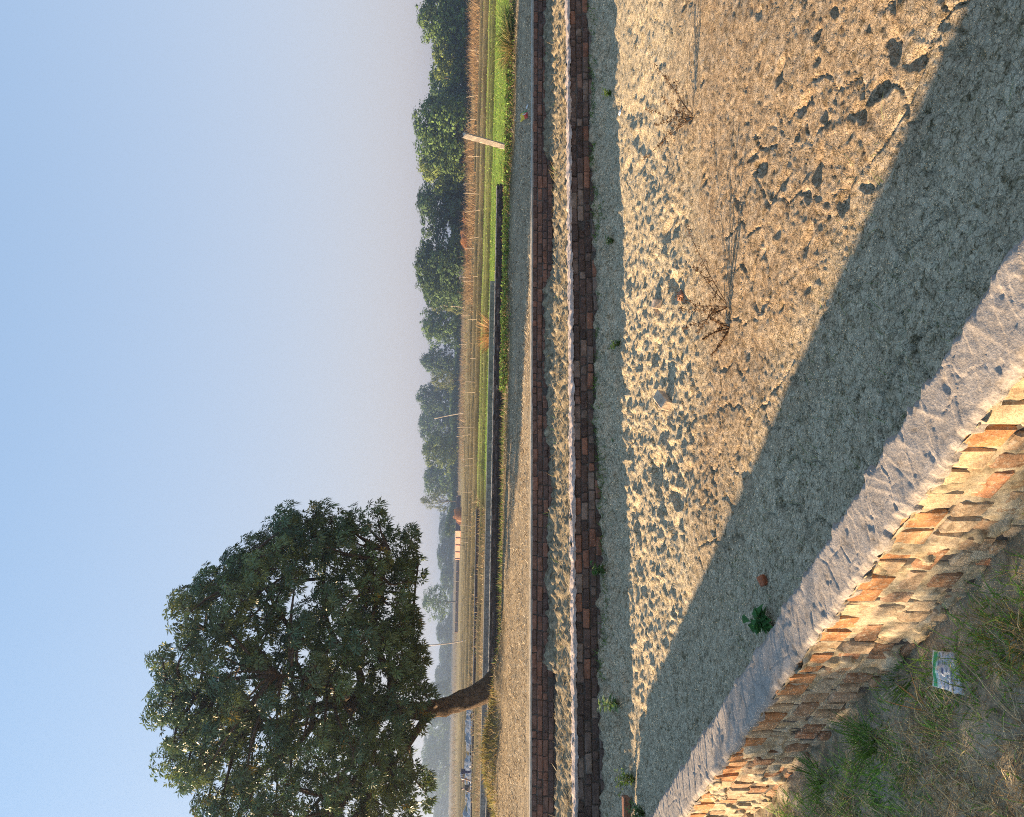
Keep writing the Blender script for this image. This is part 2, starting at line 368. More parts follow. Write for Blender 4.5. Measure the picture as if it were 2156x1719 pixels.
# ------------------------------------------------------------------ bricks
def brick_mesh(name, L, W, H, seed, bev=0.008, jit=0.004):
    """length along x, width along y, height along z; origin at the centre"""
    rg = random.Random(seed)
    bm = bmesh.new(); bmesh.ops.create_cube(bm, size=1.0)
    for v in bm.verts:
        v.co = Vector((v.co.x * L, v.co.y * W, v.co.z * H)) + Vector((rg.uniform(-jit, jit), rg.uniform(-jit, jit), rg.uniform(-jit, jit)))
    bmesh.ops.bevel(bm, geom=list(bm.edges), offset=bev, segments=1, affect='EDGES')
    for v in bm.verts: v.co += Vector((rg.uniform(-1, 1), rg.uniform(-1, 1), rg.uniform(-1, 1))) * jit * 0.4
    me = bpy.data.meshes.new(name); bm.to_mesh(me); bm.free()
    return me
def box_np(cx, cy, cz, lx, ly, lz, tx, ty):
    """oriented boxes (arrays) along unit tangent (tx,ty) -> verts, quads"""
    sg = np.array([[-1, -1, -1], [1, -1, -1], [1, 1, -1], [-1, 1, -1], [-1, -1, 1], [1, -1, 1], [1, 1, 1], [-1, 1, 1]]) * 0.5
    n = len(cx); V = np.zeros((n, 8, 3))
    for k in range(8):
        a = sg[k, 0] * lx; b = sg[k, 1] * ly
        V[:, k, 0] = cx + a * tx - b * ty; V[:, k, 1] = cy + a * ty + b * tx; V[:, k, 2] = cz + sg[k, 2] * lz
    q = np.array([[0, 3, 2, 1], [4, 5, 6, 7], [0, 1, 5, 4], [1, 2, 6, 5], [2, 3, 7, 6], [3, 0, 4, 7]])
    F = (q[None] + 8 * np.arange(n)[:, None, None]).reshape(-1, 4)
    return V.reshape(-1, 3), F
def rough_bar(name, p0, T, N, L, n0, n1, z0, z1, res, amp, mat, parent, seed, lip=0.0, zamp=None, smooth=True):
    """a long bar of mortar whose top and sides wander; runs along T, spans n0..n1 across, z0..z1 high"""
    ns = max(2, int(L / res) + 1); s = np.linspace(0, L, ns)
    zamp = amp if zamp is None else zamp
    prof = [(n0, z0), (n0, z1), (n0 + 0.5 * (n1 - n0), z1), (n1, z1), (n1, z0)]
    if abs(n1 - n0) > 0.15:
        k = 5; prof = [(n0, z0)] + [(n0 + (n1 - n0) * i / k, z1) for i in range(k + 1)] + [(n1, z0)]
    V = []
    for j, (n, z) in enumerate(prof):
        e = (j in (0, len(prof) - 1)); edge = n in (n0, n1)
        nz = zamp * fbm(s * 9, np.full(ns, j * 0.7), 4, seed + 5) + 0.5 * zamp * fbm(s * 40, np.full(ns, j * 1.7), 2, seed + 6)
        nn = (amp * fbm(s * 7, np.full(ns, 3.0 + (0 if n == n0 else 9)), 4, seed + 9) + amp * 0.6 * fbm(s * 30, np.full(ns, j * 2.1), 2, seed + 8)) if edge else 0 * s
        sgn = -1 if n == n0 else 1
        n_ = n + nn + (sgn * lip if edge and not e else 0)
        z_ = z + nz * (1.0 if not e else 0.8)
        V.append(np.stack([p0.x + T.x * s + N.x * n_, p0.y + T.y * s + N.y * n_, p0.z + z_], 1))
    V = np.stack(V, 0); nc = ns
    F = grid_faces(len(prof), nc)
    me = np_mesh(name, V.reshape(-1, 3), F, smooth=smooth)
    return mk(name, me, mat, parent)

def brick_run(root, p0, T, N, L, z_top, courses, bl, bw, bh, jt, meshes_s, meshes_h, mat, rng, limit=10 ** 6, hdr=0.28, wob=0.011, gap=0.012):
    """lay bricks as separate objects, front faces flush at n=0 (N to the viewer), tops of the first course at z_top"""
    ang = math.atan2(T.y, T.x); cnt = 0; rest = []
    spots = []
    for k in range(courses):
        zc = z_top - bh / 2 - k * (bh + jt)
        s = rng.uniform(-bl, 0)
        while s < L:
            if k > 0 and rng.random() < gap: s += bl / 2 + jt; continue
            head = rng.random() < hdr
            ln = (bl - jt) / 2 if head else bl
            spots.append((s + ln / 2, zc, head)); s += ln + jt
    for (sc, zc, head) in spots:
        w = bw
        c = p0 + T * sc - N * (w / 2 + rng.uniform(-wob, wob)); 
        if cnt < limit:
            me = rng.choice(meshes_h if head else meshes_s)
            mk('brick', me, mat, root, loc=(c.x - root.location.x, c.y - root.location.y, p0.z + zc - root.location.z + rng.uniform(-0.005, 0.005) + 0.010 * math.sin(sc * 0.9) * math.sin(sc * 0.37 + 1)),
               rot=(rng.uniform(-0.03, 0.03), rng.uniform(-0.025, 0.025), ang + rng.uniform(-0.03, 0.03)))
            cnt += 1
        else:
            rest.append((c.x, c.y, p0.z + zc, (bl - jt) / 2 if head else bl, w, bh))
    return rest

BL, BW, BH, JT = 0.245, 0.12, 0.084, 0.014
st_m = [brick_mesh('brick_stretcher', BL, BW, BH, i, 0.011, 0.008) for i in range(6)]
hd_m = [brick_mesh('brick_header', (BL - JT) / 2, BW, BH, 20 + i, 0.012, 0.008) for i in range(4)]
for me in st_m + hd_m: me.materials.append(M['brick_far'])
def with_mat(meshes, mat):
    out = []
    for me in meshes:
        c_ = me.copy(); c_.materials.clear(); c_.materials.append(mat); out.append(c_)
    return out
rb = random.Random(3)

# far wall of the pond
xa, xb = -8.0, 10.5
p0 = Vector((xa, wall1_y(xa), 0)); L1 = (xb - xa) / T1.x
w1 = empty('pond_wall', (0, wall1_y(0), -0.6))
tag(w1, 'low dark brick wall with pale mortar top along the far edge of the mud', 'wall')
w1l = w1.location.copy()
def child_bar(root, *a, **k):
    o = rough_bar(*a, **k); o.parent = root; o.matrix_parent_inverse = Matrix.Translation(-root.location); return o
child_bar(w1, 'mortar_core', p0, T1, N1, L1, -0.26, -0.022, -0.8, Z_W1 - 0.03, 0.05, 0.006, M['mortar_dark'], None, 3)
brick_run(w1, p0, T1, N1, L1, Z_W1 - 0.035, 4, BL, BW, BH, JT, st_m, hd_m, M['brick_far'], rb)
child_bar(w1, 'mortar_cap', p0, T1, N1, L1, -0.27, 0.006, Z_W1 - 0.034, Z_W1, 0.02, 0.030, M['mortar_pink'], None, 41, lip=0.002, zamp=0.022)

# wall that carries the path
st2 = with_mat(st_m, M['brick_path']); hd2 = with_mat(hd_m, M['brick_path'])
xa, xb = -10.5, 13.0
p0 = Vector((xa, wall2_y(xa), 0)); L2 = (xb - xa) / T2.x
w2 = empty('path_wall', (0, wall2_y(0), -0.5))
tag(w2, 'reddish brown brick wall holding up the near edge of the straw-covered path', 'wall')
child_bar(w2, 'mortar_core', p0, T2, N2, L2, -0.24, -0.02, -0.75, -0.025, 0.05, 0.006, M['mortar_dark'], None, 13)
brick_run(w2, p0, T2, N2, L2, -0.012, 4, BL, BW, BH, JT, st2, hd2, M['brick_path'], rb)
child_bar(w2, 'mortar_cap', p0, T2, N2, L2, -0.25, -0.004, -0.016, 0.012, 0.05, 0.01, M['mortar'], None, 51, zamp=0.006)

# ------------------------------------------------------------------ strip between the two walls
def ditch_h(X, Y):
    a = wall1_y(X) + 0.25; b = wall2_y(X)
    t = np.clip((Y - a) / (b - a), 0, 1)
    z = -0.245 - 0.03 * t - 0.17 * sstep(0.35, 0.8, t)
    # heaps of mud thrown against the path wall, and a ridge in the middle
    z = z + 0.20 * sstep(0.70, 1.0, t) * sstep(-0.05, 0.45, fbm(X * 0.55 + 3, Y * 0.55, 3, 61)) * (X > -4.5)
    z = z + 0.07 * np.exp(-((t - 0.52 - 0.06 * fbm(X * 0.8, X * 0, 2, 7)) / 0.07) ** 2)
    z = z + 0.04 * fbm(X * 2.2, Y * 2.2, 4, 62) + 0.034 * fbm(X * 8, Y * 8, 3, 63) + 0.02 * fbm(X * 17, Y * 17, 2, 65)
    f1, f2, idv = worley(X / 0.16, Y / 0.16, 64)
    z = z + 0.10 * np.clip(0.55 - f1, 0, 1) * (idv > 0.45) - 0.02 * np.exp(-((f2 - f1) / 0.08) ** 2) * (t > 0.5)
    return z
xs = np.linspace(-10.2, 12.8, 640); ts = np.linspace(-0.03, 1.03, 84)
X_, T_ = np.meshgrid(xs, ts); Y_ = (wall1_y(X_) + 0.24) * (1 - T_) + (wall2_y(X_) + 0.05) * T_
M['ditch'] = earth_mat('ditch', [(0.32, (0.085, 0.065, 0.04)), (0.48, (0.25, 0.20, 0.125)), (0.7, (0.42, 0.345, 0.23))], 9, 1.0, 0.03, fine=34)
dg = mk('ditch_ground', np_mesh('ditch_ground', np.stack([X_, Y_, ditch_h(X_, Y_)], -1).reshape(-1, 3), grid_faces(84, 640), smooth=True), M['ditch'])
tag(dg, 'lumpy dry mud strip between the pond wall and the path wall', kind='structure')

# ------------------------------------------------------------------ path, verge and fields: one sheet
BUND = [(52, 0.22), (59, 0.12), (66.5, 0.34), (74, 0.2), (82, 0.34), (90, 0.22), (99, 0.32), (114, 0.3), (130, 0.3)]
def land_h(X, Y):
    z = -0.75 * sstep(20.4, 26.5, Y + 0.5 * fbm(X * 0.4, Y * 0.2, 2, 70))
    z = z + 0.06 * np.exp(-((Y - 19.9 - 0.4 * fbm(X * 0.5, X * 0, 2, 71)) / 0.7) ** 2)
    z = z + 0.03 * fbm(X * 0.5, Y * 0.5, 3, 72) * sstep(13.9, 15, Y) + (0.02 * fbm(X * 2.3, Y * 2.3, 3, 73) + 0.014 * fbm(X * 7, Y * 7, 2, 76)) * (Y < 40)
    z = z - 0.035 * np.exp(-((Y - 15.9 + 0.03 * X) / 0.35) ** 2)        # wheel rut
    # grassy mound on the sunny side of the trunk
    z = z + 0.42 * np.exp(-(((X + 9.3) / 1.4) ** 2 + ((Y - 19.7) / 0.8) ** 2)) + 0.18 * np.exp(-(((X + 7.1) / 0.8) ** 2 + ((Y - 19.4) / 0.5) ** 2))
    q = Y + 0.10 * X
    for b, h in BUND:
        w_ = q - b - 0.5 * fbm(X * 0.12, Y * 0 + b, 3, 74)
        z = z + h * sstep(-0.25, 0.15, w_) * (1 - sstep(0.3, 3.0, w_)) - 0.6 * h * np.exp(-((w_ + 0.55) / 0.45) ** 2)
    z = z + sstep(30, 60, Y) * 0.05 * fbm(X * 0.35, Y * 0.35, 3, 75)
    z = z + 0.02 * sstep(180, 400, Y) * (Y - 180) * 0.03
    return z
def lerp(a, b, t): return a * (1 - t[..., None]) + np.array(b) * t[..., None]
def land_col(X, Y):
    q = Y + 0.10 * X; nz = fbm(X * 0.5, Y * 0.5, 4, 80); nw = fbm(X * 0.12, Y * 0.12, 3, 81)
    c = np.zeros(X.shape + (3,)) + np.array((0.48, 0.385, 0.265))                 # dusty path
    c = lerp(c, (0.21, 0.165, 0.085), sstep(18.6, 20.0, Y + 0.8 * nz))           # verge
    c = lerp(c, (0.15, 0.13, 0.06), sstep(22, 26, Y))
    xb = -4.5 - 0.06 * (Y - 40)
    green = sstep(34, 36, Y) * (1 - sstep(51, 53, q + 0.5 * nz)) * sstep(xb - 1.5, xb + 1.5, X + 2.2 * nw)
    c = lerp(c, (0.22, 0.33, 0.05), green)
    yg = sstep(51, 53, q) * (1 - sstep(65, 67, q)) * sstep(-11, -8, X + nw)
    c = lerp(c, (0.29, 0.33, 0.08), yg)
    str_ = sstep(65, 67, q)
    c = lerp(c, (0.34, 0.255, 0.13), str_)
    c = lerp(c, (0.27, 0.22, 0.10), sstep(110, 150, q) * 0.7)
    left = sstep(40, 44, Y) * (1 - sstep(-12, -7, X + 0.02 * Y)) * (1 - sstep(95, 120, q))
    c = lerp(c, (0.25, 0.185, 0.10), left * 0.9)
    c = lerp(c, (0.20, 0.15, 0.08), sstep(180, 260, Y))
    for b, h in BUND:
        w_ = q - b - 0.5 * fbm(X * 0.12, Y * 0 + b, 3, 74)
        c = lerp(c, (0.055, 0.055, 0.022), 0.85 * np.exp(-((w_ + 0.35) / (0.38 + h * 0.6)) ** 2) * (Y > 45))  # paints the shaded ditch side before each bund as a dark line
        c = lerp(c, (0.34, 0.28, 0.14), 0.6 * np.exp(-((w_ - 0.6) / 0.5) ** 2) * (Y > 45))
    v = 1 + 0.30 * fbm(X * 3, Y * 1.2, 3, 82) + 0.45 * fbm(X * 0.12, Y * 1.1, 3, 83) * (Y > 30)
    return np.clip(c * v[..., None], 0.01, 1)
ncl = 260
yy = [13.75]
while yy[-1] < 1600:
    y_ = yy[-1]; yy.append(y_ + (0.06 if y_ < 22 else 0.16 if y_ < 35 else 0.20 if y_ < 105 else max(0.4, 0.022 * (y_ - 85))))
yy = np.array(yy); nr = len(yy)
ca = np.linspace(-1, 1, ncl); ca = 0.7 * ca + 0.9 * ca ** 5
A_, Y_ = np.meshgrid(ca, yy)
X_ = A_ * (Y_ + 4)
Y_ = Y_ + 0.176 * X_ * (1 - sstep(14, 26, Y_))
mt, nt, bs = mat_new('land'); c = coords(nt)
n1 = n_noise(nt, 5, 6, 0.7, c, 0.3); n2 = n_noise(nt, 45, 4, 0.7, c)
v1 = n_ramp(nt, n1.outputs[0], [(0.3, (0.72, 0.70, 0.66)), (0.7, (1.22, 1.22, 1.2))])
v2 = n_ramp(nt, n2.outputs[0], [(0.35, (0.48, 0.46, 0.43)), (0.65, (1.35, 1.35, 1.32))])
cc = n_mix(nt, 1.0, n_mix(nt, 1.0, attr_col(nt), v1.outputs[0], 'MULTIPLY'), v2.outputs[0], 'MULTIPLY')
nt.links.new(cc, bs.inputs['Base Color']); bs.inputs['Roughness'].default_value = 0.97; bs.inputs['Specular IOR Level'].default_value = 0.1
mh = nt.nodes.new('ShaderNodeMath'); mh.operation = 'ADD'; nt.links.new(n1.outputs[0], mh.inputs[0]); nt.links.new(n2.outputs[0], mh.inputs[1])
n_bump(nt, bs, mh.outputs[0], 1.0, 0.06)
V = np.stack([X_, Y_, land_h(X_, Y_)], -1).reshape(-1, 3)
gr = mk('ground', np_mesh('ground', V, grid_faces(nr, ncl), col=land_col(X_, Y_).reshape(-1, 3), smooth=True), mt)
tag(gr, 'dusty path running into green and straw-coloured fields', kind='structure')
def land_z(x, y): return float(land_h(np.array([x], dtype=float), np.array([y], dtype=float))[0])
# base sheet far below everything so that nothing opens under the place
V = np.array([(-400, -60, -1.6), (400, -60, -1.6), (400, 40, -1.6), (-400, 40, -1.6)], float)
bs_ = mk('terrain', np_mesh('terrain', V, np.array([[0, 1, 2, 3]])), M['ditch']); tag(bs_, 'bare earth below the banks', kind='structure')

# ------------------------------------------------------------------ near wall (plastered top, brick face towards the bank)
nw = empty('near_wall', near_pt(3.0, -0.1, -0.2))
tag(nw, 'sunlit brick and mortar wall with grey plastered top running diagonally through the foreground', 'wall')
def adopt(o, root):
    o.parent = root; o.matrix_parent_inverse = Matrix.Translation(-root.location); return o
S0, S1 = -2.6, 11.3
WN = 0.195                                   # wall thickness
# core behind the bricks
ns = int((S1 - S0) / 0.1); s = np.linspace(S0, S1, ns)
prof = [(-WN + 0.10, -1.0), (-WN + 0.012, -0.5), (-WN + 0.012, Z_NEAR - 0.02), (-0.008, Z_NEAR - 0.02), (0.02, -0.4), (0.05, -1.0)]
V = np.stack([np.stack([NO.x + NT.x * s + NN.x * n + 0 * s, NO.y + NT.y * s + NN.y * n, z + 0 * s], 1) for n, z in prof], 0)
adopt(mk('core', np_mesh('core', V.reshape(-1, 3), grid_faces(len(prof), ns)), M['mortar_dark']), nw)
# top row of bricks on edge, two courses laid flat below
RL, RH = 0.074, 0.112
rl_m = [brick_mesh('brick_on_edge', RL, 0.11, RH, 40 + i, 0.006, 0.005) for i in range(5)]
M['brick_smeared'] = brick_mat('brick_smeared', [(0.0, (0.24, 0.12, 0.065)), (0.3, (0.34, 0.23, 0.14)), (0.8, (0.40, 0.315, 0.215)), (1.0, (0.40, 0.18, 0.09))], mort=(0.40, 0.35, 0.26), mfac=1.0, scale=30)
hd_n = [brick_mesh('brick_header', 0.112, 0.10, 0.072, 80 + i, 0.007, 0.006) for i in range(4)]
for me in rl_m: me.materials.append(M['brick_near'])
lo_m = [brick_mesh('brick_worn', 0.064 + 0.006 * (i % 3), 0.10, 0.092 + 0.006 * (i % 2), 120 + i, 0.009, 0.009) for i in range(6)]
for me in lo_m + hd_n: me.materials.append(M['brick_smeared'])
ang = math.atan2(NT.y, NT.x)
def near_brick(me, sc, z, proud):
    c_ = near_pt(sc, -WN + 0.055 - proud, z) - nw.location
    mk('brick', me, None, nw, loc=c_, rot=(rb.uniform(-0.03, 0.03), rb.uniform(-0.03, 0.03), ang + rb.uniform(-0.03, 0.03)))
sc = S0
while sc < 9.5:
    near_brick(rb.choice(rl_m), sc + RL / 2, Z_NEAR - 0.022 - RH / 2, rb.uniform(-0.004, 0.004)); sc += RL + rb.uniform(0.006, 0.016)
for k in range(3):
    sc = S0 - rb.uniform(0, 0.1)
    while sc < 9.5:
        if rb.random() < 0.10: sc += 0.05; continue                     # a brick has dropped out
        fl = rb.random() < 0.16
        if fl: near_brick(rb.choice(hd_n), sc + 0.056, Z_NEAR - 0.022 - RH - 0.06 - k * 0.105, rb.uniform(-0.006, 0.012)); sc += 0.112 + rb.uniform(0.006, 0.02)
        else: near_brick(rb.choice(lo_m), sc + 0.034, Z_NEAR - 0.022 - RH - 0.012 - 0.047 - k * 0.105, rb.uniform(-0.004, 0.017)); sc += 0.066 + rb.uniform(0.004, 0.02)
# mortar smeared over the face: proud of the bricks in places, shrunk back in others
ns, nz = 1150, 62
s = np.linspace(0.0, 7.2, ns); z = np.linspace(Z_NEAR - 0.018, Z_NEAR - 0.42, nz)
S_, Z_ = np.meshgrid(s, z)
h = 0.010 * fbm(S_ * 12, Z_ * 7, 4, 90) + 0.005 * fbm(S_ * 44, Z_ * 22, 3, 91) + 0.003 * fbm(S_ * 110, Z_ * 60, 2, 92)
low = 1 - sstep(Z_NEAR - 0.16, Z_NEAR - 0.10, Z_)
h = 0.7 * h - 0.0062 * low - 0.0075 * (1 - low) + 0.012 * sstep(Z_NEAR - 0.045, Z_NEAR - 0.02, Z_) + 0.016 * sstep(0.32, 0.5, fbm(S_ * 6 + 9, Z_ * 11, 3, 97))
crk = np.abs(fbm(S_ * 8.5, Z_ * 2.2, 2, 96)); h = h - 0.016 * np.exp(-(crk / 0.05) ** 2)     # gaping head joints
h = h - 0.014 * sstep(0.22, 0.5, fbm(S_ * 11 + 4, Z_ * 6, 3, 94))
Nn = -WN - h
V = np.stack([NO.x + NT.x * S_ + NN.x * Nn, NO.y + NT.y * S_ + NN.y * Nn, Z_ + 0.004 * fbm(S_ * 20, Z_ * 20, 2, 95)], -1)
adopt(mk('mortar_face', np_mesh('mortar_face', V.reshape(-1, 3), grid_faces(nz, ns), smooth=True), M['near_mortar']), nw)
# plaster on the top: trowel ridges, holes, ragged overhanging lip on the pond side
ns, nn_ = 2050, 40
s = np.concatenate([np.linspace(-2.6, 0.2, 150, endpoint=False), np.linspace(0.2, 6.2, 1700), np.linspace(6.2, 11.3, 202)[2:]]); t = np.linspace(0, 1, nn_)
S_, T_ = np.meshgrid(s, t)
lip = 0.010 + 0.007 * fbm(s * 5, s * 0, 3, 100) + 0.010 * fbm(s * 30, s * 0 + 4, 3, 101) + 0.006 * fbm(s * 90, s * 0 + 4, 2, 99) + 0.014 * sstep(0.35, 0.6, fbm(s * 14, s * 0 + 9, 2, 102))
inn = 0.004 + 0.012 * fbm(s * 8, s * 0 + 2, 4, 103) + 0.008 * fbm(s * 34, s * 0, 2, 104)
Nn = (-WN - inn)[None, :] * (1 - T_) + lip[None, :] * T_
Zt = Z_NEAR - 0.004 + 0.003 * fbm(S_ * 4, Nn * 6, 2, 105)
# laid in trowelled pats: each has its own height and tilt, thin cracks run between them
wS = S_ + 0.25 * Nn + 0.02 * fbm(S_ * 11, Nn * 11, 2, 106)
f1, f2, idv = worley(wS / 0.13, Nn / 0.115 + 0.35 * fbm(S_ * 3, Nn * 3, 2, 108), 107)
Zt = Zt + 0.0028 * (idv - 0.5) + 0.009 * (idv * 7 % 1 - 0.5) * (wS / 0.13 % 1 - 0.5) * 0.5
Zt = Zt - 0.0035 * np.exp(-((f2 - f1) / 0.035) ** 2) * sstep(-0.2, 0.3, fbm(S_ * 5, Nn * 9, 2, 113))
jf = ((S_ + 0.45 * Nn + 0.012 * fbm(S_ * 16, Nn * 16, 2, 114)) / 0.118) % 1 - 0.5
Zt = Zt - 0.0045 * np.exp(-(jf / 0.045) ** 2) * sstep(-0.15, 0.25, fbm(S_ * 4 + 7, Nn * 6, 2, 115)) + 0.0035 * (jf + 0.5)
Zt = Zt - 0.004 * sstep(0.50, 0.66, fbm(S_ * 18, Nn * 18, 3, 109)) + 0.0010 * fbm(S_ * 60, Nn * 60, 2, 110)
rs_ = np.random.default_rng(404)
for k in range(420):        # trowel strokes: a small step that fades away on one side
    s0 = rs_.uniform(-1, 9); n0 = rs_.uniform(-WN, 0.01); th = rs_.choice([0.75, 2.2, 1.25]) + rs_.normal(0, 0.22); l_ = rs_.uniform(0.03, 0.12); w_ = rs_.uniform(0.012, 0.05)
    i0, i1 = np.searchsorted(s, [s0 - 0.25, s0 + 0.25])
    if i1 - i0 < 3: continue
    du = S_[:, i0:i1] - s0; dv = Nn[:, i0:i1] - n0
    al = du * math.cos(th) + dv * math.sin(th); d_ = -du * math.sin(th) + dv * math.cos(th)
    Zt[:, i0:i1] += rs_.uniform(-0.0028, 0.0032) * np.exp(-(al / l_) ** 4) * np.where(d_ > 0, np.exp(-d_ / w_), np.exp(d_ / 0.004))
Zt = Zt - 0.014 * (np.exp(-(T_ / 0.05) ** 2) + np.exp(-((1 - T_) / 0.06) ** 2))
top = np.stack([NO.x + NT.x * S_ + NN.x * Nn, NO.y + NT.y * S_ + NN.y * Nn, Zt], -1)
dn = top.copy(); 
skirt_o = top[-1].copy(); skirt_o[:, 2] -= 0.02 + 0.04 * np.clip(fbm(s * 9, s * 0 + 5, 3, 111) + 0.3, 0, 1); skirt_o[:, :2] -= 0.012 * np.array([NN.x, NN.y])
skirt_i = top[0].copy(); skirt_i[:, 2] -= 0.018 + 0.02 * np.clip(fbm(s * 12, s * 0 + 7, 3, 112) + 0.2, 0, 1); skirt_i[:, :2] += 0.004 * np.array([NN.x, NN.y])
bk = skirt_o.copy(); bk[:, :2] -= 0.05 * np.array([NN.x, NN.y])
ALL = np.concatenate([skirt_i[None], top, skirt_o[None], bk[None]], 0)
adopt(mk('plaster_top', np_mesh('plaster_top', ALL.reshape(-1, 3), grid_faces(ALL.shape[0], ns), smooth=True), M['plaster']), nw)

# ------------------------------------------------------------------ bank in the foreground
def bank_h(S, n):
    """n is the distance from the wall face, away from the pond"""
    z = -0.20 - 0.30 * sstep(0.0, 1.1, n)
    z = z + 0.03 * fbm(S * 3, n * 3, 4, 120) + 0.016 * fbm(S * 13, n * 13, 3, 121) + 0.006 * fbm(S * 40, n * 40, 2, 122)
    f1, f2, idv = worley(S / 0.09, n / 0.09, 123)
    return z + 0.03 * np.clip(0.5 - f1, 0, 1) * (idv > 0.6) * (n < 0.35)
ss_ = np.linspace(-4, 11, 420); nn1 = 12 * (np.linspace(0, 1, 110) ** 2.6)
S_, N_ = np.meshgrid(ss_, nn1)
Zb = bank_h(S_, N_); off = -WN + 0.02 - N_
V = np.stack([NO.x + NT.x * S_ + NN.x * off, NO.y + NT.y * S_ + NN.y * off, Zb], -1)
M['bank'] = earth_mat('bank', [(0.3, (0.17, 0.13, 0.08)), (0.5, (0.35, 0.285, 0.19)), (0.75, (0.50, 0.42, 0.31))], 8, 0.9, 0.014, fine=110)
bk_ = mk('bank_ground', np_mesh('bank_ground', V.reshape(-1, 3), grid_faces(110, 420), smooth=True), M['bank'])
tag(bk_, 'grey earth bank below the brick face in the foreground', kind='structure')
def bank_pt(s, n): return near_pt(s, -WN + 0.02 - n, float(bank_h(np.array([s]), np.array([n]))[0]))

# ------------------------------------------------------------------ blades: grass, straw, stalks (vectorised)
def blades(P, H, W, az, lean, curve, col, seg=2, tipcol=None):
    """tapering bent strips. P (n,3) roots; az direction of lean; returns V,F,C"""
    n = len(P); k = seg
    V = np.zeros((n, 2 * k + 1, 3)); C = np.zeros((n, 2 * k + 1, 3))
    sx, sy = -np.sin(az + 1.1), np.cos(az + 1.1)
    wv = np.random.default_rng(n + 1).uniform(-1, 1, n)
    for i in range(k + 1):
        t = i / k
        out = H * (np.sin(lean) * t + curve * t * t); up = H * np.cos(lean) * t - H * curve * 0.45 * t * t
        cx = P[:, 0] + np.cos(az) * out; cy = P[:, 1] + np.sin(az) * out; cz = P[:, 2] + up
        cc = col if tipcol is None else col * (1 - t) + tipcol * t
        if i < k:
            w = W * (1 - 0.55 * t) * 0.5
            V[:, 2 * i] = np.stack([cx - sx * w, cy - sy * w, cz - w * 0.3 * wv], 1); V[:, 2 * i + 1] = np.stack([cx + sx * w, cy + sy * w, cz + w * 0.3 * wv], 1)
            C[:, 2 * i] = cc; C[:, 2 * i + 1] = cc
        else:
            V[:, 2 * i] = np.stack([cx, cy, cz], 1); C[:, 2 * i] = cc
    m_ = 2 * k + 1; base = (np.arange(n) * m_)[:, None]
    Q = np.concatenate([base + np.array([[2 * i, 2 * i + 1, 2 * i + 3, 2 * i + 2]]) for i in range(k - 1)], 0) if k > 1 else np.zeros((0, 4), int)
    Tt = base + np.array([[2 * k - 2, 2 * k - 1, 2 * k]])
    return V.reshape(-1, 3), [Q, Tt], C.reshape(-1, 3)
def join_parts(parts):
    Vs, Fq, Ft, Cs, o = [], [], [], [], 0
    for V, F, C in parts:
        if isinstance(F, np.ndarray): F = [F]
        for f in F:
            if len(f) == 0: continue
            (Fq if f.shape[1] == 4 else Ft).append(f + o)
        Vs.append(V); Cs.append(C); o += len(V)
    Fs = []
    if Fq: Fs.append(np.concatenate(Fq))
    if Ft: Fs.append(np.concatenate(Ft))
    return np.concatenate(Vs), Fs, np.concatenate(Cs)
def pick(cols, n, rng, var=0.2):
    c_ = np.array(cols)[rng.integers(0, len(cols), n)]
    return np.clip(c_ * (1 + var * rng.uniform(-1, 1, (n, 1))), 0.005, 1)
GREENS = [(0.10, 0.19, 0.035), (0.13, 0.24, 0.045), (0.075, 0.14, 0.03), (0.17, 0.25, 0.06)]
DRIES = [(0.36, 0.27, 0.14), (0.28, 0.20, 0.10), (0.42, 0.34, 0.20), (0.20, 0.14, 0.075)]
BROWNS = [(0.22, 0.15, 0.08), (0.30, 0.21, 0.11), (0.15, 0.10, 0.055), (0.36, 0.27, 0.16)]

def bank_blades(n, s_rng, n_rng, hr, wr, lr, cols, rng, dens=None, curve=(0.1, 0.6), seg=2, tip=None):
    s = rng.uniform(*s_rng, n); d = rng.uniform(*n_rng, n)
    if dens is not None:
        k_ = rng.uniform(0, 1, n) < dens(s, d); s, d = s[k_], d[k_]; n = len(s)
    z = bank_h(s, d); o = -WN + 0.02 - d
    P = np.stack([NO.x + NT.x * s + NN.x * o, NO.y + NT.y * s + NN.y * o, z - 0.004], 1)
    H = rng.uniform(*hr, n) ** 1.0; c_ = np.clip(pick(cols, n, rng) * 1.6, 0, 0.8)
    tc = None if tip is None else pick(tip, n, rng)
    return blades(P, H, rng.uniform(*wr, n), rng.uniform(0, 6.283, n), rng.uniform(*lr, n), rng.uniform(*curve, n), c_, seg, tc)
rg = np.random.default_rng(21)
def edge(s): return 0.05 + 0.08 * fbm(s * 2.2, s * 0, 3, 130)
mask_g = lambda s, d: (1 - 0.88 * sstep(0.22, 0.42, d + 0.12 * fbm(s * 2, d * 2, 2, 133))) * sstep(0.0, 0.12, d - edge(s)) * sstep(-0.35, 0.0, fbm(s * 3.4, d * 3.4, 3, 131) + 0.35 * np.exp(-((d - 0.3) / 0.16) ** 2))
mask_b = lambda s, d: sstep(0.05, 0.25, d - edge(s)) * sstep(-0.3, 0.05, -fbm(s * 3.4, d * 3.4, 3, 131) + 0.1 + 0.35 * sstep(0.3, 0.55, d))
parts = [bank_blades(30000, (0.6, 6.5), (0.05, 1.3), (0.03, 0.11), (0.0035, 0.007), (0.1, 1.0), GREENS, rg, mask_g),
         bank_blades(11000, (0.6, 6.5), (0.05, 1.3), (0.015, 0.045), (0.007, 0.013), (0.7, 1.4), GREENS, rg, mask_g, curve=(0, 0.2))]
V, Fs, C = join_parts(parts)
o = mk('green_grass', np_mesh('green_grass', V, Fs, C), M['grass']); tag(o, 'short green grass on the bank below the brick face', 'grass', kind='stuff')
